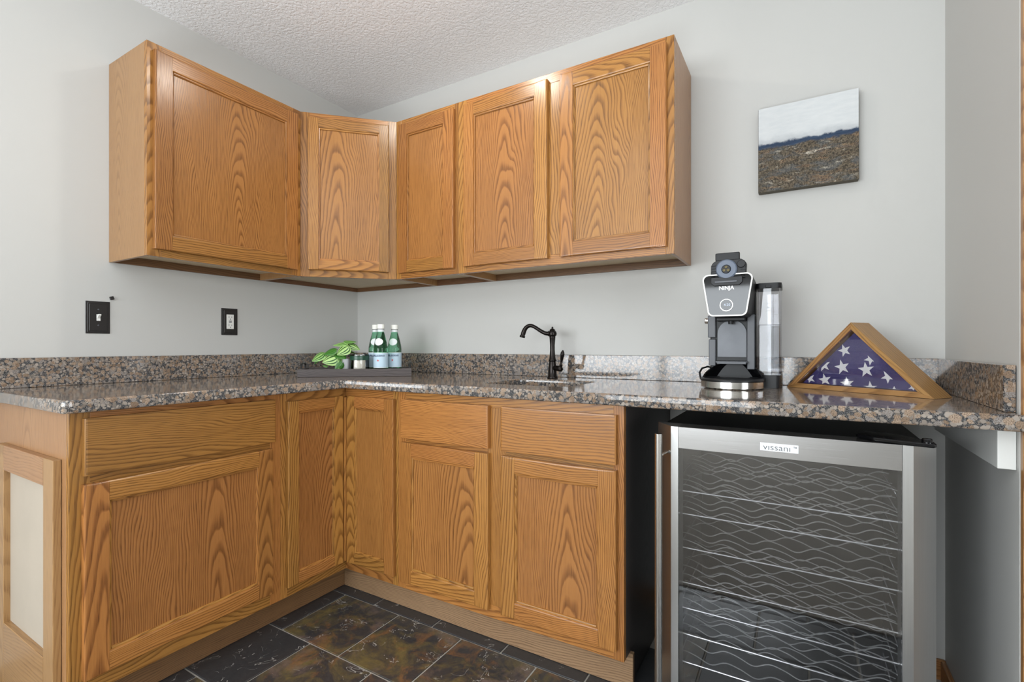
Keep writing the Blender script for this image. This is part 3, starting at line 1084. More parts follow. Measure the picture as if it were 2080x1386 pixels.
t = thing('serving_tray', 'dark grey wooden serving tray set diagonally in the corner of the countertop', 'tray', TC, TA)
L, Wd, H = 0.253, 0.11, 0.036
m = MB()
m.box(-L, L, -Wd, -Wd + 0.012, 0, H, 0, 0.001)
m.box(-L, L, Wd - 0.012, Wd, 0, H, 0, 0.001)
m.box(-L, -L + 0.012, -Wd + 0.012, Wd - 0.012, 0, H, 1, 0.001)
m.box(L - 0.012, L, -Wd + 0.012, Wd - 0.012, 0, H, 1, 0.001)
m.build('rim', TRAYWOOD, t)
m = MB(); m.box(-L + 0.012, L - 0.012, -Wd + 0.012, Wd - 0.012, 0.001, 0.008, 0, 0)
m.build('tray_bottom', TRAYWOOD, t)
for sx in (-1, 1):
    m = MB()
    x = sx * (L - 0.006)
    pts = [(x, -0.045, H - 0.002), (x, -0.045, H + 0.014), (x, -0.040, H + 0.021), (x, -0.03, H + 0.024), (x, 0.03, H + 0.024), (x, 0.040, H + 0.021),
           (x, 0.045, H + 0.014), (x, 0.045, H - 0.002)]
    m.tube(pts, 0.004, 10)
    m.build('handle', BLACKM, t)


def make_bottle(label, x, y, turn):
    w = on_tray(x, y)
    t = thing('water_bottle', label, 'bottle', w, turn, 'green water bottles on the tray')
    m = MB()
    m.lathe([(0, 0.004), (0.02, 0.003), (0.029, 0), (0.0335, 0.004), (0.034, 0.012), (0.034, 0.118), (0.0328, 0.130), (0.029, 0.150),
             (0.0235, 0.172), (0.0180, 0.192), (0.0155, 0.203), (0.0150, 0.216), (0.0150, 0.219), (0, 0.219)], 40)
    m.build('glass_body', BOTTLE, t)
    m = MB()
    m.lathe([(0.0153, 0.199), (0.0158, 0.200), (0.0154, 0.2135), (0.0152, 0.2135)], 32)
    m.build('neck_foil', LABELW, t)
    m = MB()
    m.lathe([(0.0165, 0.2155), (0.0172, 0.2165), (0.0172, 0.236), (0.0162, 0.2375), (0, 0.2375)], 32)
    m.build('cap', CAPW, t)
    m = MB()
    m.lathe([(0.0163, 0.2132), (0.0168, 0.2135), (0.0168, 0.2152), (0.0163, 0.2155)], 32)
    m.build('cap_ring', DARKSLOT, t)
    m = MB()
    m.lathe([(0.0342, 0.029), (0.0345, 0.029), (0.0345, 0.0312), (0.0346, 0.0312)], 40, mi=1)
    m.lathe([(0.0342, 0.0312), (0.0346, 0.0312), (0.0346, 0.0988), (0.0342, 0.0988)], 40, mi=0)
    m.lathe([(0.0346, 0.0988), (0.0345, 0.101), (0.0342, 0.101)], 40, mi=1)
    lb = m.build('label', [LABELB, LABELW], t)

    def wrap(me, r, z0):
        for v in me.vertices:
            a = v.co.x / r
            rr_ = r + v.co.z
            v.co = Vector((rr_ * sin(a), -rr_ * cos(a), z0 + v.co.y))
        return me
    m = MB(); m.mesh(wrap(text_mesh('S.PELLEGRINO', 0.0118, 0.0002, sx=0.86, weight=0.0003), 0.0349, 0.086))
    m.build('lettering', NAVY, lb)
    m = MB()
    st = bmesh.new()
    vs = []
    for k in range(10):
        r_ = 0.0062 if k % 2 == 0 else 0.0026
        a = pi / 2 + k * pi / 5
        vs.append(st.verts.new((r_ * cos(a), r_ * sin(a), 0.0)))
    st.faces.new(vs)
    sm = bpy.data.meshes.new('s'); st.to_mesh(sm); st.free()
    m.mesh(wrap(sm, 0.0350, 0.064))
    m.build('star', RED, lb)
    # oval neck label following the shoulder
    m = MB()
    bm2 = bmesh.new()
    prof = [(0.118, 0.034), (0.130, 0.0328), (0.150, 0.029), (0.172, 0.0235), (0.192, 0.018)]

    def rad_at(z):
        for (za, ra), (zb, rb) in zip(prof[:-1], prof[1:]):
            if za <= z <= zb: return ra + (rb - ra) * (z - za) / (zb - za)
        return prof[-1][1]
    N = 24
    c = bm2.verts.new((0, -(rad_at(0.153) + 0.0006), 0.153))
    rings = []
    for q in (0.35, 0.7, 1.0):
        rg = []
        for k in range(N):
            a = 2 * pi * k / N
            ex = 0.022 * (abs(cos(a)) ** 0.9) * (1 if cos(a) >= 0 else -1) * q
            z = 0.153 + 0.0175 * sin(a) * q * (1.0 - 0.15 * abs(cos(a)))
            r_ = rad_at(z) + 0.0006
            th = ex / r_
            rg.append(bm2.verts.new((r_ * sin(th), -r_ * cos(th), z)))
        rings.append(rg)
    for k in range(N):
        bm2.faces.new([c, rings[0][k], rings[0][(k + 1) % N]])
        for A_, B_ in zip(rings[:-1], rings[1:]):
            bm2.faces.new([A_[k], B_[k], B_[(k + 1) % N], A_[(k + 1) % N]])
    m.absorb(bm2, 2, 0, smooth=True)
    m.build('neck_label', LABELW, t)
    return t


FACE = radians(38)
make_bottle('back-left green glass water bottle, partly hidden behind the front one on the tray', 0.080, 0.040, FACE)
make_bottle('front green glass water bottle with white cap overlapping another on the tray', 0.108, -0.030, FACE - 0.25)
make_bottle('rightmost green glass water bottle standing apart on the tray', 0.171, 0.032, FACE - 0.2)

# candle
t = thing('candle', 'white candle in a glass jar with dark green band on the tray', 'candle', on_tray(0.010, -0.027), FACE)
m = MB()
m.lathe([(0, 0), (0.040, 0), (0.0435, 0.003), (0.044, 0.010), (0.044, 0.092), (0.0425, 0.0935), (0.0415, 0.092), (0.0415, 0.012), (0.039, 0.010), (0, 0.010)], 40)
m.build('glass_jar', GLASSCL, t)
m = MB(); m.lathe([(0, 0.0105), (0.036, 0.0105), (0.0405, 0.014), (0.041, 0.020), (0.041, 0.064), (0.036, 0.064), (0, 0.063)], 36)
m.build('wax', WAX, t)
m = MB(); m.lathe([(0.0442, 0.066), (0.0446, 0.066), (0.0446, 0.087), (0.0442, 0.087)], 40)
bd = m.build('band', BANDG, t)
m = MB()
for i, (s_, w_) in enumerate(((0.0, 0.030), (-0.0055, 0.022))):
    bmx = bmesh.new()
    nseg = 8
    prev = None
    for k in range(nseg + 1):
        a = (-w_ / 2 + w_ * k / nseg) / 0.0448
        p0 = bmx.verts.new((0.0448 * sin(a), -0.0448 * cos(a), 0.078 + s_))
        p1 = bmx.verts.new((0.0448 * sin(a), -0.0448 * cos(a), 0.0788 + s_))
        if prev: bmx.faces.new([prev[0], p0, p1, prev[1]])
        prev = (p0, p1)
    m.absorb(bmx, 2, 0)
m.build('label_lines', LETTERGR, bd)
m = MB(); m.lathe([(0, 0.060), (0.0009, 0.060), (0.0009, 0.072), (0, 0.072)], 8)
m.build('wick', DARKSLOT, t)

# potted plant
t = thing('potted_plant', 'small potted plant with striped green leaves in a white pot on the tray', 'plant', on_tray(-0.070, 0.012), FACE)
m = MB()
m.lathe([(0, 0), (0.026, 0), (0.028, 0.003), (0.0365, 0.070), (0.0365, 0.072), (0.034, 0.072), (0.033, 0.060), (0, 0.060)], 36)
m.build('pot', POTW, t)
m = MB(); m.lathe([(0, 0.064), (0.0325, 0.061)], 24); m.build('soil', SOIL, t)


def leaf(mb, base, direction, normal, length, width, curl=0.25, seed=None):
    d = Vector(direction).normalized()
    nn = Vector(normal); nn = (nn - d * nn.dot(d)).normalized()
    sd = d.cross(nn)
    t_ = bmesh.new()
    rows, cols = 9, 9
    grid = []
    for i in range(rows):
        s = i / (rows - 1)
        wv = math.sin(pi * (s ** 0.72)) ** 0.75 * (1 - 0.25 * s) if 0 < s < 1 else 0.02
        if i == 0: wv = 0.10
        rw = []
        for j in range(cols):
            q = -1 + 2 * j / (cols - 1)
            p = Vector(base) + d * (length * (s - 0.15 * (1 - s) * abs(q) * 1.0)) + sd * (width * wv * q) + \
                nn * (-curl * length * s * s - 0.28 * width * q * q * wv + 0.10 * width * math.cos(q * pi * 3) * wv * 0.25)
            rw.append((t_.verts.new(p), q, s))
        grid.append(rw)
    faces = []
    for i in range(rows - 1):
        for j in range(cols - 1):
            qd = [grid[i][j], grid[i][j + 1], grid[i + 1][j + 1], grid[i + 1][j]]
            faces.append(qd)
    seed = seed or (random.random(), random.random(), random.random(), 1)
    vm = {}
    for rw in grid:
        for v, q, s in rw: vm[v] = mb.bm.verts.new(v.co)
    for qd in faces:
        f = mb.bm.faces.new([vm[a[0]] for a in qd])
        f.smooth = True
        for lp, a in zip(f.loops, qd):
            lp[mb.uv].uv = (a[1], a[2])
            lp[mb.bd] = seed
    t_.free()


# local frame: -y towards the viewer, x to the viewer's right
fol = MB(); stm = MB()
LV = [
    # tip-ward direction, base point, normal, length, width, seedR(light), striped
    ((-0.085, -0.030, 0.098), (-0.75, -0.35, -0.45), (-0.25, -0.75, 0.6), 0.055, 0.026, 0.45, 0.6),
    ((-0.105, -0.010, 0.095), (-0.6, -0.1, -0.8), (-0.7, -0.5, 0.3), 0.050, 0.024, 0.1, 0.1),
    ((-0.030, -0.030, 0.118), (-0.75, -0.25, -0.25), (-0.1, -0.6, 0.8), 0.052, 0.026, 0.15, 0.1),
    ((0.030, -0.035, 0.128), (-0.65, -0.45, -0.45), (0.0, -0.85, 0.5), 0.056, 0.027, 0.85, 0.8),
    ((0.020, -0.010, 0.150), (-0.9, -0.2, -0.05), (0.1, -0.35, 0.9), 0.058, 0.023, 0.6, 0.7),
    ((0.010, 0.000, 0.158), (0.8, -0.1, 0.05), (0.0, -0.3, 0.9), 0.048, 0.020, 0.2, 0.35),
    ((0.026, -0.005, 0.142), (0.85, -0.2, -0.30), (0.25, -0.7, 0.6), 0.054, 0.022, 0.6, 0.7),
    ((-0.015, -0.032, 0.100), (0.6, -0.5, -0.3), (0.1, -0.5, 0.8), 0.050, 0.024, 0.1, 0.1),
    ((-0.020, -0.045, 0.080), (-0.80, -0.3, -0.25), (-0.1, -0.92, 0.35), 0.060, 0.031, 1.0, 0.9),
    ((-0.020, -0.040, 0.092), (0.25, -0.4, -0.85), (0.2, -0.95, 0.2), 0.048, 0.018, 0.5, 0.3),
    ((0.005, -0.050, 0.052), (-0.55, -0.25, -0.75), (0.4, -0.85, 0.2), 0.044, 0.018, 0.05, 0.1),
    ((-0.045, -0.010, 0.102), (-0.5, 0.2, -0.6), (-0.4, -0.5, 0.7), 0.050, 0.026, 0.1, 0.1),
    ((-0.060, -0.052, 0.038), (-0.85, -0.2, 0.3), (0.0, -0.5, 0.8), 0.020, 0.009, 0.9, 0.0),
    ((-0.012, -0.052, 0.036), (0.35, -0.3, -0.75), (0.2, -0.9, 0.2), 0.016, 0.008, 0.9, 0.0),
    ((0.015, 0.02, 0.118), (0.5, 0.6, -0.2), (0.2, 0.2, 0.9), 0.052, 0.024, 0.3, 0.6),
]
for bs, d, nn, ln, wd, light, strp in LV:
    leaf(fol, bs, d, nn, ln * 1.12, wd * 1.22, 0.18, seed=(light, random.random(), 0.35 + 0.6 * strp if strp > 0.2 else 0.2, 1))
    a = Vector((random.uniform(-0.012, 0.012), random.uniform(-0.012, 0.012), 0.062))
    b = Vector(bs)
    mid = (a + b) / 2 + Vector((0, 0, 0.022))
    stm.tube([a, a.lerp(mid, 0.6) + Vector((0, 0, 0.006)), mid, mid.lerp(b, 0.6) + Vector((0, 0, 0.003)), b], 0.0011, 6)
fol.build('foliage', LEAF, t)
stm.build('stems', STEM, t)

# ------------------------------------------------------------------ coffee maker
t = thing('coffee_maker', 'black and chrome coffee maker with a clear side water tank on the countertop', 'coffee maker', (2.093, -0.25, ZG + 0.0003))
m = MB()
m.lathe([(0, 0.0), (0.085, 0.0), (0.088, 0.003), (0.088, 0.0045), (0.0985, 0.0045), (0.0985, 0.0245), (0.096, 0.0255)], 64)
tag(m.build('base_ring', STEELP, t), 'polished steel base ring')
m = MB()
m.lathe([(0.0985, 0.0255), (0.0995, 0.0265), (0.0995, 0.031), (0.097, 0.034), (0.090, 0.0345), (0.088, 0.031), (0, 0.031)], 64)
m.build('warming_plate', BLACKPL, t)
# curved rear shell around the carafe well
wb = bmesh.new()
rows = []
for i in range(41):
    a = radians(-2 + 184 * i / 40)
    h = 0.034 + 0.052 * max(0.0, math.sin(a)) ** 0.7
    k = (h - 0.034) / 0.052
    r_in, r_out = 0.090 - 0.020 * k, 0.0955 - 0.020 * k
    cy_ = 0.006
    rows.append([wb.verts.new((r_ * cos(a), cy_ + r_ * sin(a), z)) for r_, z in ((0.090, 0.033), (r_in, h), (r_out, h), (0.0965, 0.033))])
for A_, B_ in zip(rows[:-1], rows[1:]):
    for q in range(4):
        wb.faces.new([A_[q], A_[(q + 1) % 4], B_[(q + 1) % 4], B_[q]])
wb.faces.new(rows[0]); wb.faces.new(rows[-1][::-1])
m = MB(); m.absorb(wb, 2, 0, smooth=True)
m.build('carafe_well', BLACKGL, t)
m = MB()
m.box(-0.055, 0.045, 0.02, 0.07, 0.084, 0.090, bev=0.001)
m.box(-0.050, 0.042, 0.012, 0.02, 0.080, 0.090, bev=0.001)
m.build('shelf_lip', GREYPL, t)
# column: two cheeks, dark back
m = MB()
m.box(-0.080, 0.066, 0.075, 0.13, 0.0, 0.33, bev=0.004)
m.box(-0.058, 0.046, 0.058, 0.075, 0.09, 0.245, bev=0.001)
m.build('column', BLACKPL, t)
for q in ((-0.084, -0.058, 0.045, 0.10, 0.172, 0.250), (-0.081, -0.058, 0.047, 0.10, 0.072, 0.166), (0.042, 0.066, 0.042, 0.13, 0.062, 0.250)):
    m = MB(); m.box(*q, bev=0.002)
    m.build('cheek', GREYPL, t)
m = MB()
ar = [(-0.052, 0.104), (0.040, 0.104)] + [( -0.006 + 0.046 * cos(radians(a)), 0.186 + 0.046 * sin(radians(a))) for a in range(0, 181, 12)]
m.prism(ar, 1, 0.050, 0.058, mi=0)
m.build('splash_plate', GREYPAN, t)
# head
def rrect(xa, xb, xc, xd, z0, z1, r, n=6):
    """rounded trapezoid: bottom xa..xb at z0, top xc..xd at z1"""
    P = []
    cs = [(xa + r, z0 + r, 180, 270), (xb - r, z0 + r, 270, 360), (xd - r, z1 - r, 0, 90), (xc + r, z1 - r, 90, 180)]
    for cx, cz, a0, a1 in cs:
        P += [(cx + r * cos(radians(a0 + (a1 - a0) * i / n)), cz + r * sin(radians(a0 + (a1 - a0) * i / n))) for i in range(n + 1)]
    return P


fr = rrect(-0.063, 0.055, -0.0785, 0.0705, 0.2385, 0.375, 0.018)
inn = rrect(-0.0590, 0.0510, -0.0745, 0.0665, 0.2423, 0.3712, 0.0150)
bk = rrect(-0.060, 0.062, -0.068, 0.068, 0.2385, 0.372, 0.018)
# head shell lofted from the front outline to the back
hb = bmesh.new()
Y = [(-0.0905, fr), (-0.05, fr), (0.125, bk)]
rings = [[hb.verts.new((x, y, z)) for x, z in p] for y, p in Y]
for A_, B_ in zip(rings[:-1], rings[1:]):
    for k in range(len(A_)):
        hb.faces.new([A_[k], A_[(k + 1) % len(A_)], B_[(k + 1) % len(A_)], B_[k]])
hb.faces.new(rings[0][::-1]); hb.faces.new(rings[-1])
m = MB(); m.absorb(hb, 2, 0, smooth=True)
m.build('head', BLACKPL, t)
m = MB(); m.prism(inn, 1, -0.0945, -0.090)
pn = m.build('front_panel', BLACKGL, t)
rb = bmesh.new()
n = len(fr)
a0 = [rb.verts.new((x, -0.0965, z)) for x, z in fr]
a1 = [rb.verts.new((x, -0.0965, z)) for x, z in inn]
b0 = [rb.verts.new((x, -0.0900, z)) for x, z in fr]
b1 = [rb.verts.new((x, -0.0900, z)) for x, z in inn]
for k in range(n):
    j = (k + 1) % n
    rb.faces.new([a0[k], a0[j], a1[j], a1[k]])
    rb.faces.new([a0[k], b0[k], b0[j], a0[j]])
    rb.faces.new([a1[k], a1[j], b1[j], b1[k]])
m = MB(); m.absorb(rb, 2, 0, smooth=True)
tag(m.build('panel_border', WHITEPL, t), 'white border line')
RX90 = Matrix.Rotation(radians(90), 4, 'X')
m = MB(); m.mesh(text_mesh('NINJA', 0.0165, 0.0005, weight=0.0005, sx=1.0), M=Matrix.Translation((-0.006, -0.0952, 0.329)) @ RX90)
m.build('lettering', LETTERW, pn)
m = MB(); m.lathe([(0, 0.003), (0.0175, 0.003), (0.0185, 0.0015), (0.0185, 0)], 36, M=Matrix.Translation((-0.006, -0.0945, 0.274)) @ RX90)
dl = m.build('dial', BLACKGL, pn)
m = MB(); m.lathe([(0.0178, 0.0028), (0.0180, 0.0036), (0.0192, 0.0036), (0.0194, 0)], 36, M=Matrix.Translation((-0.006, -0.0945, 0.274)) @ RX90)
m.build('dial_ring', STEELP, dl)
m = MB(); m.mesh(text_mesh('4:20', 0.0115, 0.0002), M=Matrix.Translation((-0.004, -0.0979, 0.2745)) @ RX90)
m.build('clock_digits', emit('display_digits', (205, 220, 240), 1.0), dl)
# raised pod adapter
m = MB()
ap = [(-0.054, 0.352), (0.046, 0.352), (0.050, 0.36), (0.052, 0.415), (0.046, 0.424), (0.036, 0.430), (-0.036, 0.430), (-0.048, 0.422), (-0.053, 0.412)]
AM = Matrix.Translation((0, -0.086, -0.009))
m.prism(ap, 1, -0.006, 0.022, bev=0.002, M=AM)
m.box(-0.040, 0.032, -0.004, 0.014, 0.428, 0.453, bev=0.002, M=AM)
for k in range(6):
    z = 0.366 + k * 0.009
    m.box(-0.0525, -0.038, -0.0085, -0.006, z, z + 0.003, bev=0.0005, M=AM)
    m.box(0.036, 0.0495, -0.0085, -0.006, z, z + 0.003, bev=0.0005, M=AM)
m.lathe([(0, 0.005), (0.011, 0.005), (0.0125, 0.002), (0.0125, 0)], 20, M=AM @ Matrix.Translation((0.037, -0.006, 0.413)) @ RX90)
pa = m.build('pod_adapter', BLACKPL, t)
m = MB()
m.lathe([(0.0, 0.006), (0.013, 0.006), (0.0145, 0.010), (0.028, 0.010), (0.0315, 0.007), (0.0320, 0.0)], 40, M=AM @ Matrix.Translation((-0.006, -0.006, 0.398)) @ RX90)
m.build('adapter_disc', BLUEGREY, pa)
m = MB()
m.lathe([(0, 0.0105), (0.0125, 0.0105), (0.0135, 0.0065)], 28, M=AM @ Matrix.Translation((-0.006, -0.0065, 0.398)) @ RX90)
for k in range(3):
    a = pi / 2 + k * 2 * pi / 3
    m.lathe([(0.0018, 0.0125), (0.0035, 0.0125), (0.0042, 0.0105)], 14,
            M=AM @ Matrix.Translation((-0.006 + 0.0068 * cos(a), -0.0065, 0.398 + 0.0068 * sin(a))) @ RX90, mi=1)
m.build('nozzles', [BLACKPL, plain('brass_nozzle', (110, 98, 62), 0.4, 0.6)], pa)
m = MB()
m.prism([(-0.052, 0.346), (-0.043, 0.337), (0.032, 0.337), (0.041, 0.346), (0.041, 0.364), (-0.052, 0.364)], 1, -0.1015, -0.060, bev=0.001)
m.build('lid_latch', BLACKPL, t)
m = MB(); m.box(-0.040, 0.026, -0.1045, -0.101, 0.346, 0.352, bev=0.001); m.build('latch_bar', GREYPL, t)
# nozzle under the head
m = MB(); m.box(-0.05, 0.04, 0.0, 0.05, 0.2275, 0.2390, bev=0.002); m.lathe([(0, 0.217), (0.008, 0.217), (0.009, 0.2385)], 20, center=(-0.006, 0.02, 0))
m.build('brew_outlet', BLACKPL, t)
# frother knob at the left
m = MB(); m.lathe([(0, 0.012), (0.009, 0.012), (0.010, 0.010), (0.010, 0)], 24, M=Matrix.Translation((-0.084, 0.062, 0.232)) @ Matrix.Rotation(radians(-90), 4, 'Y'))
tag(m.build('side_knob', STEELP, t), 'small steel side knob')
# power cord
m = MB()
cp = [(-0.078, 0.125, 0.060), (-0.095, 0.12, 0.066), (-0.112, 0.10, 0.060), (-0.118, 0.085, 0.045), (-0.112, 0.07, 0.025), (-0.100, 0.07, 0.010), (-0.085, 0.085, 0.006)]
m.tube(cp, 0.0035, 10)
m.build('power_cord', BLACKPL, t)
# water reservoir
rx0, rx1, ry0, ry1 = 0.0705, 0.1445, 0.045, 0.160
def rr2(x0, x1, y0, y1, r, n=5):
    P = []
    for cx, cy, a in ((x0 + r, y0 + r, 180), (x1 - r, y0 + r, 270), (x1 - r, y1 - r, 0), (x0 + r, y1 - r, 90)):
        P += [(cx + r * cos(radians(a + 90 * i / n)), cy + r * sin(radians(a + 90 * i / n))) for i in range(n + 1)]
    return P


m = MB(); m.prism(rr2(rx0 + 0.003, rx1 - 0.005, ry0 + 0.004, ry1 - 0.004, 0.010), 2, 0.0, 0.044, bev=0.001)
rs_base = m.build('reservoir_base', BLACKPL, t)
m = MB()
oz = bmesh.new()
po = rr2(rx0, rx1, ry0, ry1, 0.012)
pi_ = rr2(rx0 + 0.0025, rx1 - 0.0025, ry0 + 0.0025, ry1 - 0.0025, 0.0095)
z0, z1 = 0.0445, 0.338
A0 = [oz.verts.new((x, y, z0)) for x, y in po]; A1 = [oz.verts.new((x, y, z1)) for x, y in po]
B0 = [oz.verts.new((x, y, z0 + 0.012)) for x, y in pi_]; B1 = [oz.verts.new((x, y, z1)) for x, y in pi_]
n = len(po)
for k in range(n):
    j = (k + 1) % n
    oz.faces.new([A0[k], A0[j], A1[j], A1[k]]); oz.faces.new([B0[k], B1[k], B1[j], B0[j]]); oz.faces.new([A1[k], A1[j], B1[j], B1[k]])
oz.faces.new(A0[::-1]); oz.faces.new(B0)
m.absorb(oz, 2, 0, smooth=True)
rs = m.build('water_reservoir', TANK, t)
m = MB(); m.prism(rr2(rx0 + 0.003, rx1 - 0.003, ry0 + 0.003, ry1 - 0.003, 0.009), 2, 0.058, 0.213)
m.build('water', WATER, rs)
m = MB(); m.prism(rr2(rx0 - 0.001, rx1 + 0.001, ry0 - 0.002, ry1 + 0.001, 0.012), 2, 0.336, 0.354, bev=0.002)
m.box(0.098, 0.115, ry0 - 0.006, ry0, 0.337, 0.346, bev=0.001)
m.build('reservoir_lid', BLACKPL, rs)
m = MB()
for z in (0.285, 0.26, 0.185, 0.165, 0.145, 0.125):
    m.box(0.100, 0.112, ry0 - 0.0008, ry0 - 0.0002, z, z + 0.0008, bev=0)
me_ = [('6', 0.272), ('4', 0.152), ('2', 0.172)]
for s_, z in me_:
    m.mesh(text_mesh(s_, 0.008, 0.0001), M=Matrix.Translation((0.106, ry0 - 0.0005, z)) @ RX90)
m.box(0.121, 0.122, ry0 - 0.0008, ry0 - 0.0002, 0.06, 0.318, bev=0)
m.box(rx0 + 0.001, rx1 - 0.001, ry0 - 0.0008, ry0 - 0.0002, 0.2125, 0.2137, bev=0)
m.build('level_marks', LETTERG, rs)

# ------------------------------------------------------------------ flag case
FA = radians(-35.8)
FL0 = Vector((2.425, -0.228, ZG + 0.0004))
t = thing('flag_case', 'triangular oak display case holding a folded flag at the right end of the counter', 'display case', FL0, FA)
HB, DP, TH = 0.215, 0.090, 0.0155
k2 = math.sqrt(2)
# outer triangle (-HB,0),(HB,0),(0,HB); inner offset by TH
ix = HB - TH * (1 + k2)
m = MB(); m.prism([(-HB, 0), (HB, 0), (ix, TH), (-ix, TH)], 1, 0, DP, grain=0, bev=0.0006); m.build('bottom_board', CASEWOOD, t)
m = MB()
Mr = Matrix.Translation((HB, 0, 0)) @ Matrix.Rotation(radians(-135), 4, 'Y')
Lh = HB * k2
# right sloping board in its own frame so that the grain follows the slope
for s_ in (1, -1):
    m = MB()
    b_ = [(s_ * HB, 0), (0, HB), (0, HB - TH * k2), (s_ * ix, TH)]
    ang = radians(45) if s_ > 0 else radians(-45)
    RM = Matrix.Rotation(ang, 4, 'Y')
    RMi = RM.inverted()
    q = [RMi @ Vector((p[0], 0, p[1])) for p in b_]
    m.prism([(v.x, v.z) for v in q], 1, 0, DP, grain=0, bev=0.0006, M=RM)
    m.build('side_board', CASEWOOD, t)
tri = [(-ix + 0.0005, TH + 0.0003), (ix - 0.0005, TH + 0.0003), (0, HB - TH * k2 - 0.0005)]
m = MB(); m.prism(tri, 1, DP - 0.006, DP - 0.001); m.build('back_panel', BLACKIN, t)
m = MB(); m.prism(tri, 1, 0.006, 0.008); m.build('glass_pane', clear('case_glass', (0.95, 0.95, 0.96, 1), 0.045), t)

# the flag inside
t = thing('folded_flag', 'folded blue flag with white stars inside the triangular case', 'flag', FL0, FA)
m = MB()
base_z = TH + 0.001
fx, fz = ix - 0.006, HB - TH * k2 - 0.006


def bulge(x, z):
    """front surface of the flag; soft folds running along the right slope and the bottom"""
    s = 0.024
    s += 0.0010 * math.sin((x + z) * 40.0) + 0.0006 * math.sin(z * 50 + x * 14)
    return s


fb = bmesh.new()
NN = 46
vg = {}
for i in range(NN + 1):
    z = base_z + (fz - base_z) * i / NN
    hw_ = max(0.0005, fx * (1 - (z - base_z) / (fz - base_z)))
    for j in range(NN + 1):
        x = -hw_ + 2 * hw_ * j / NN
        vg[i, j] = fb.verts.new((x, bulge(x, z), z))
for i in range(NN):
    for j in range(NN):
        fb.faces.new([vg[i, j], vg[i, j + 1], vg[i + 1, j + 1], vg[i + 1, j]])
# rim back to the rear of the case
bd_ = [vg[0, j] for j in range(NN + 1)] + [vg[i, NN] for i in range(1, NN + 1)] + [vg[NN, j] for j in range(NN - 1, -1, -1)] + [vg[i, 0] for i in range(NN - 1, 0, -1)]
bb = [fb.verts.new((v.co.x, DP - 0.008, v.co.z)) for v in bd_]
for k in range(len(bd_)):
    j = (k + 1) % len(bd_)
    fb.faces.new([bd_[k], bb[k], bb[j], bd_[j]])
m.absorb(fb, 2, 0, smooth=True, recalc=True)


def star(cx, cz, r, rot, clip=None):
    sb = bmesh.new()
    pts = []
    for k in range(10):
        rr_ = r if k % 2 == 0 else r * 0.40
        a = radians(rot) + pi / 2 + k * pi / 5
        pts.append((cx + rr_ * cos(a), cz + rr_ * sin(a)))
    if clip:
        nx, nz, dd = clip      # keep nx*x+nz*z <= dd
        out = []
        for k in range(len(pts)):
            p, q = pts[k], pts[(k + 1) % len(pts)]
            fp, fq = nx * p[0] + nz * p[1] - dd, nx * q[0] + nz * q[1] - dd
            if fp <= 0: out.append(p)
            if (fp < 0 < fq) or (fq < 0 < fp):
                w_ = fp / (fp - fq)
                out.append((p[0] + (q[0] - p[0]) * w_, p[1] + (q[1] - p[1]) * w_))
        pts = out
    if len(pts) < 3: sb.free(); return
    def inside(x, z): return z > base_z + 0.001
    pts = [(x, max(z, base_z + 0.001)) for x, z in pts]
    dense = []
    for k in range(len(pts)):
        p, q = pts[k], pts[(k + 1) % len(pts)]
        for w_ in (0.0, 0.5): dense.append((p[0] + (q[0] - p[0]) * w_, p[1] + (q[1] - p[1]) * w_))
    gx = sum(p[0] for p in dense) / len(dense)
    gz = sum(p[1] for p in dense) / len(dense)
    c_ = sb.verts.new((gx, 0, gz))
    rg = [[sb.verts.new((gx + (x - gx) * w_, 0, gz + (z - gz) * w_)) for x, z in dense] for w_ in (0.33, 0.66, 1.0)]
    n_ = len(dense)
    for k in range(n_):
        j = (k + 1) % n_
        sb.faces.new([c_, rg[0][k], rg[0][j]])
        for a_, b_ in ((0, 1), (1, 2)): sb.faces.new([rg[a_][k], rg[b_][k], rg[b_][j], rg[a_][j]])
    for v in sb.verts: v.co.y = bulge(v.co.x, v.co.z) - 0.0016
    m.absorb(sb, 2, 1, recalc=False)


for a in [(-0.032, 0.128, 0.021, 20, None), (-0.098, 0.079, 0.022, 12, (-1, 1, 0.176)), (-0.040, 0.075, 0.0245, 14, None),
          (0.032, 0.070, 0.0245, 8, None), (0.045, 0.103, 0.020, 30, (1, 1, 0.150)), (-0.146, 0.032, 0.019, 25, (-1, 1, 0.183)),
          (-0.095, 0.031, 0.022, 12, None), (-0.025, 0.024, 0.022, 8, None), (0.043, 0.015, 0.022, 4, None),
          (0.092, 0.052, 0.020, 35, (1, 1, 0.150)), (0.108, 0.008, 0.018, 0, None), (0.155, 0.026, 0.013, 40, None)]:
    star(*a)
m.build('folded_cloth', [FLAGB, FLAGW], t)

# ------------------------------------------------------------------ wine cooler
FX = 2.2465
t = thing('wine_cooler', 'stainless wine cooler with smoked glass door and wire racks under the counter', 'wine cooler', (FX, -0.643, 0), 0)
HW = 0.2965
m = MB()
yb = 0.52
m.box(-HW + 0.004, -HW + 0.03, 0.027, yb, 0.03, 0.838, bev=0.001)
m.box(HW - 0.03, HW - 0.004, 0.027, yb, 0.03, 0.838, bev=0.001)
m.box(-HW + 0.03, HW - 0.03, 0.027, yb, 0.03, 0.08, bev=0)
m.box(-HW + 0.03, HW - 0.03, yb - 0.03, yb, 0.08, 0.80, bev=0)
m.box(-HW + 0.004, HW - 0.004, 0.004, yb, 0.80, 0.842, bev=0.001)
m.build('cabinet_body', BLACKM, t)
for x in (-0.25, 0.25):
    for y in (0.04, 0.46):
        m = MB(); m.lathe([(0, 0), (0.018, 0), (0.018, 0.03), (0, 0.03)], 16, center=(x, y, 0)); m.build('foot', BLACKPL, t)
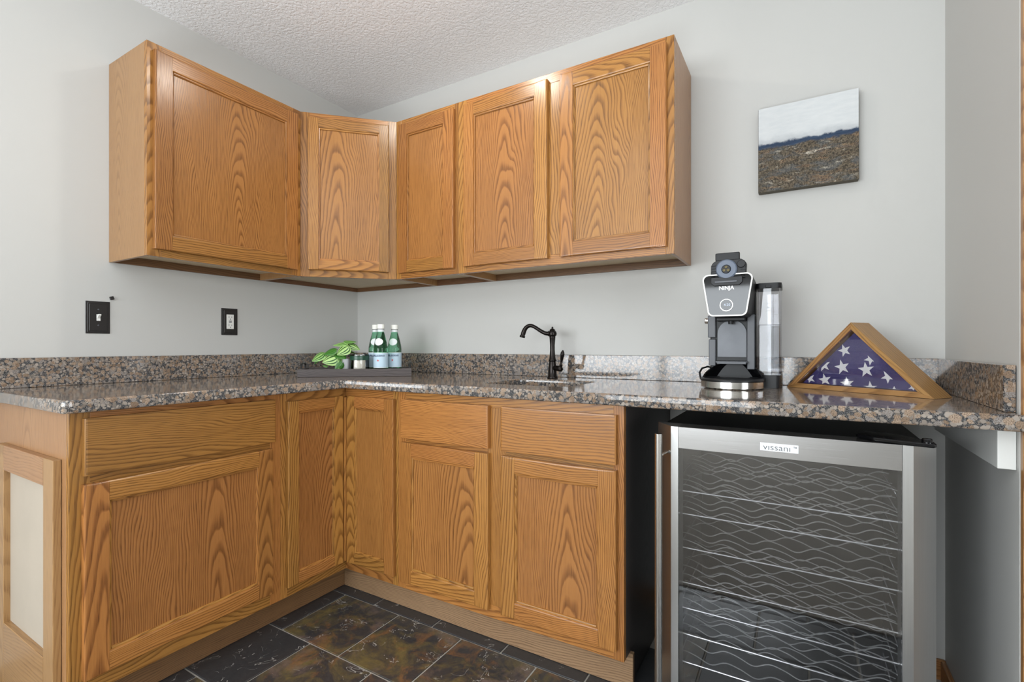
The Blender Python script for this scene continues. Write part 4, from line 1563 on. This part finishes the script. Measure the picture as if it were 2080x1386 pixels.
# door frame: slanted outer strips, flat inner strips, top and bottom rails (front at y=-0.040)
m = MB()
zt, zb = 0.850, 0.028
for s_ in (-1, 1):
    m.prism([(s_ * (HW + 0.012), 0.025), (s_ * (HW - 0.038), -0.040), (s_ * (HW - 0.057), -0.040), (s_ * (HW - 0.057), 0.025)], 2, zb, zt, mi=1)
m.box(-HW + 0.0572, HW - 0.0572, -0.040, 0.025, 0.792, zt, mi=0, bev=0.0008)
m.box(-HW + 0.0572, HW - 0.0572, -0.040, 0.025, zb, 0.100, mi=0, bev=0.0008)
dr = m.build('door', [STEEL, STEELV], t)
m = MB(); m.box(-HW + 0.0575, HW - 0.0575, -0.036, -0.031, 0.1003, 0.7917, bev=0)
m.build('glass_pane', GLASSDK, dr)
m = MB(); m.box(-0.0415, 0.0415, -0.0418, -0.0402, 0.8085, 0.8285, bev=0.0005)
bdg = m.build('badge', BADGE, dr)
m = MB()
m.mesh(text_mesh('v\u0131ssan\u0131', 0.0215, 0.0002, sx=1.10, weight=-0.0001), M=Matrix.Translation((-0.0045, -0.0421, 0.8182)) @ RX90)
m.mesh(text_mesh('TM', 0.0055, 0.0002, weight=0.0001), M=Matrix.Translation((0.0345, -0.0421, 0.8225)) @ RX90)
m.build('lettering', LETTERG, bdg)
# bar handle on the left
m = MB()
m.tube([(-HW + 0.016, -0.086, 0.835), (-HW + 0.016, -0.086, 0.03)], 0.0095, 20)
hd_ = m.build('handle', brushed('handle_steel', (206, 204, 200), 0.24, 2), dr)
for z in (0.775, 0.105):
    m = MB()
    m.tube([(-HW + 0.016, -0.086, z), (-HW + 0.022, -0.026, z)], 0.006, 12)
    m.build('standoff', STEELP, hd_)
# hinge bracket, right top
m = MB()
m.prism([(0.16, 0.02), (0.19, -0.02), (0.262, -0.046), (0.292, -0.050), (0.298, -0.040), (0.298, -0.015), (0.25, 0.06), (0.18, 0.08)], 2, 0.8505, 0.859, bev=0.002)
m.lathe([(0, 0.012), (0.008, 0.012), (0.0095, 0.010), (0.0095, 0)], 16, center=(0.283, -0.030, 0.8555))
m.build('hinge_cover', BLACKGL, t)
m = MB()
m.box(-0.2965 + 0.004, 0.2925, 0.027, yb, 0.8425, 0.8465, bev=0.001)
m.build('top_plate', BLACKM, t)
# racks
for si, z in enumerate((0.700, 0.661, 0.597, 0.502, 0.404, 0.333, 0.260, 0.181)):
    m = MB()
    x0, x1 = -HW + 0.034, HW - 0.034
    if si: m.tube([(x0 + 0.01, 0.022, z), (x1 - 0.01, 0.022, z)], 0.0022, 8)
    for wi, y in enumerate((0.06, 0.115, 0.17, 0.225, 0.28, 0.335) if si else (0.17, 0.225, 0.28, 0.335)):
        pts = []
        nn_ = 72
        for k in range(nn_ + 1):
            s_ = k / nn_
            ph = 2 * pi * (s_ * 4.6) + wi * 0.55 + (pi if wi == 3 else 0.0)
            zz = 0.0085 * (math.sin(ph) + 0.18 * math.sin(2 * ph + 0.6))
            pts.append((x0 + (x1 - x0) * s_, y, z + zz))
        m.tube(pts, 0.0017, 6)
    for x in (x0 + 0.01, x1 - 0.01):
        m.tube([(x, 0.022, z - 0.004), (x, 0.36, z - 0.004)], 0.002, 6)
    m.build('wire_rack', RACK, t)
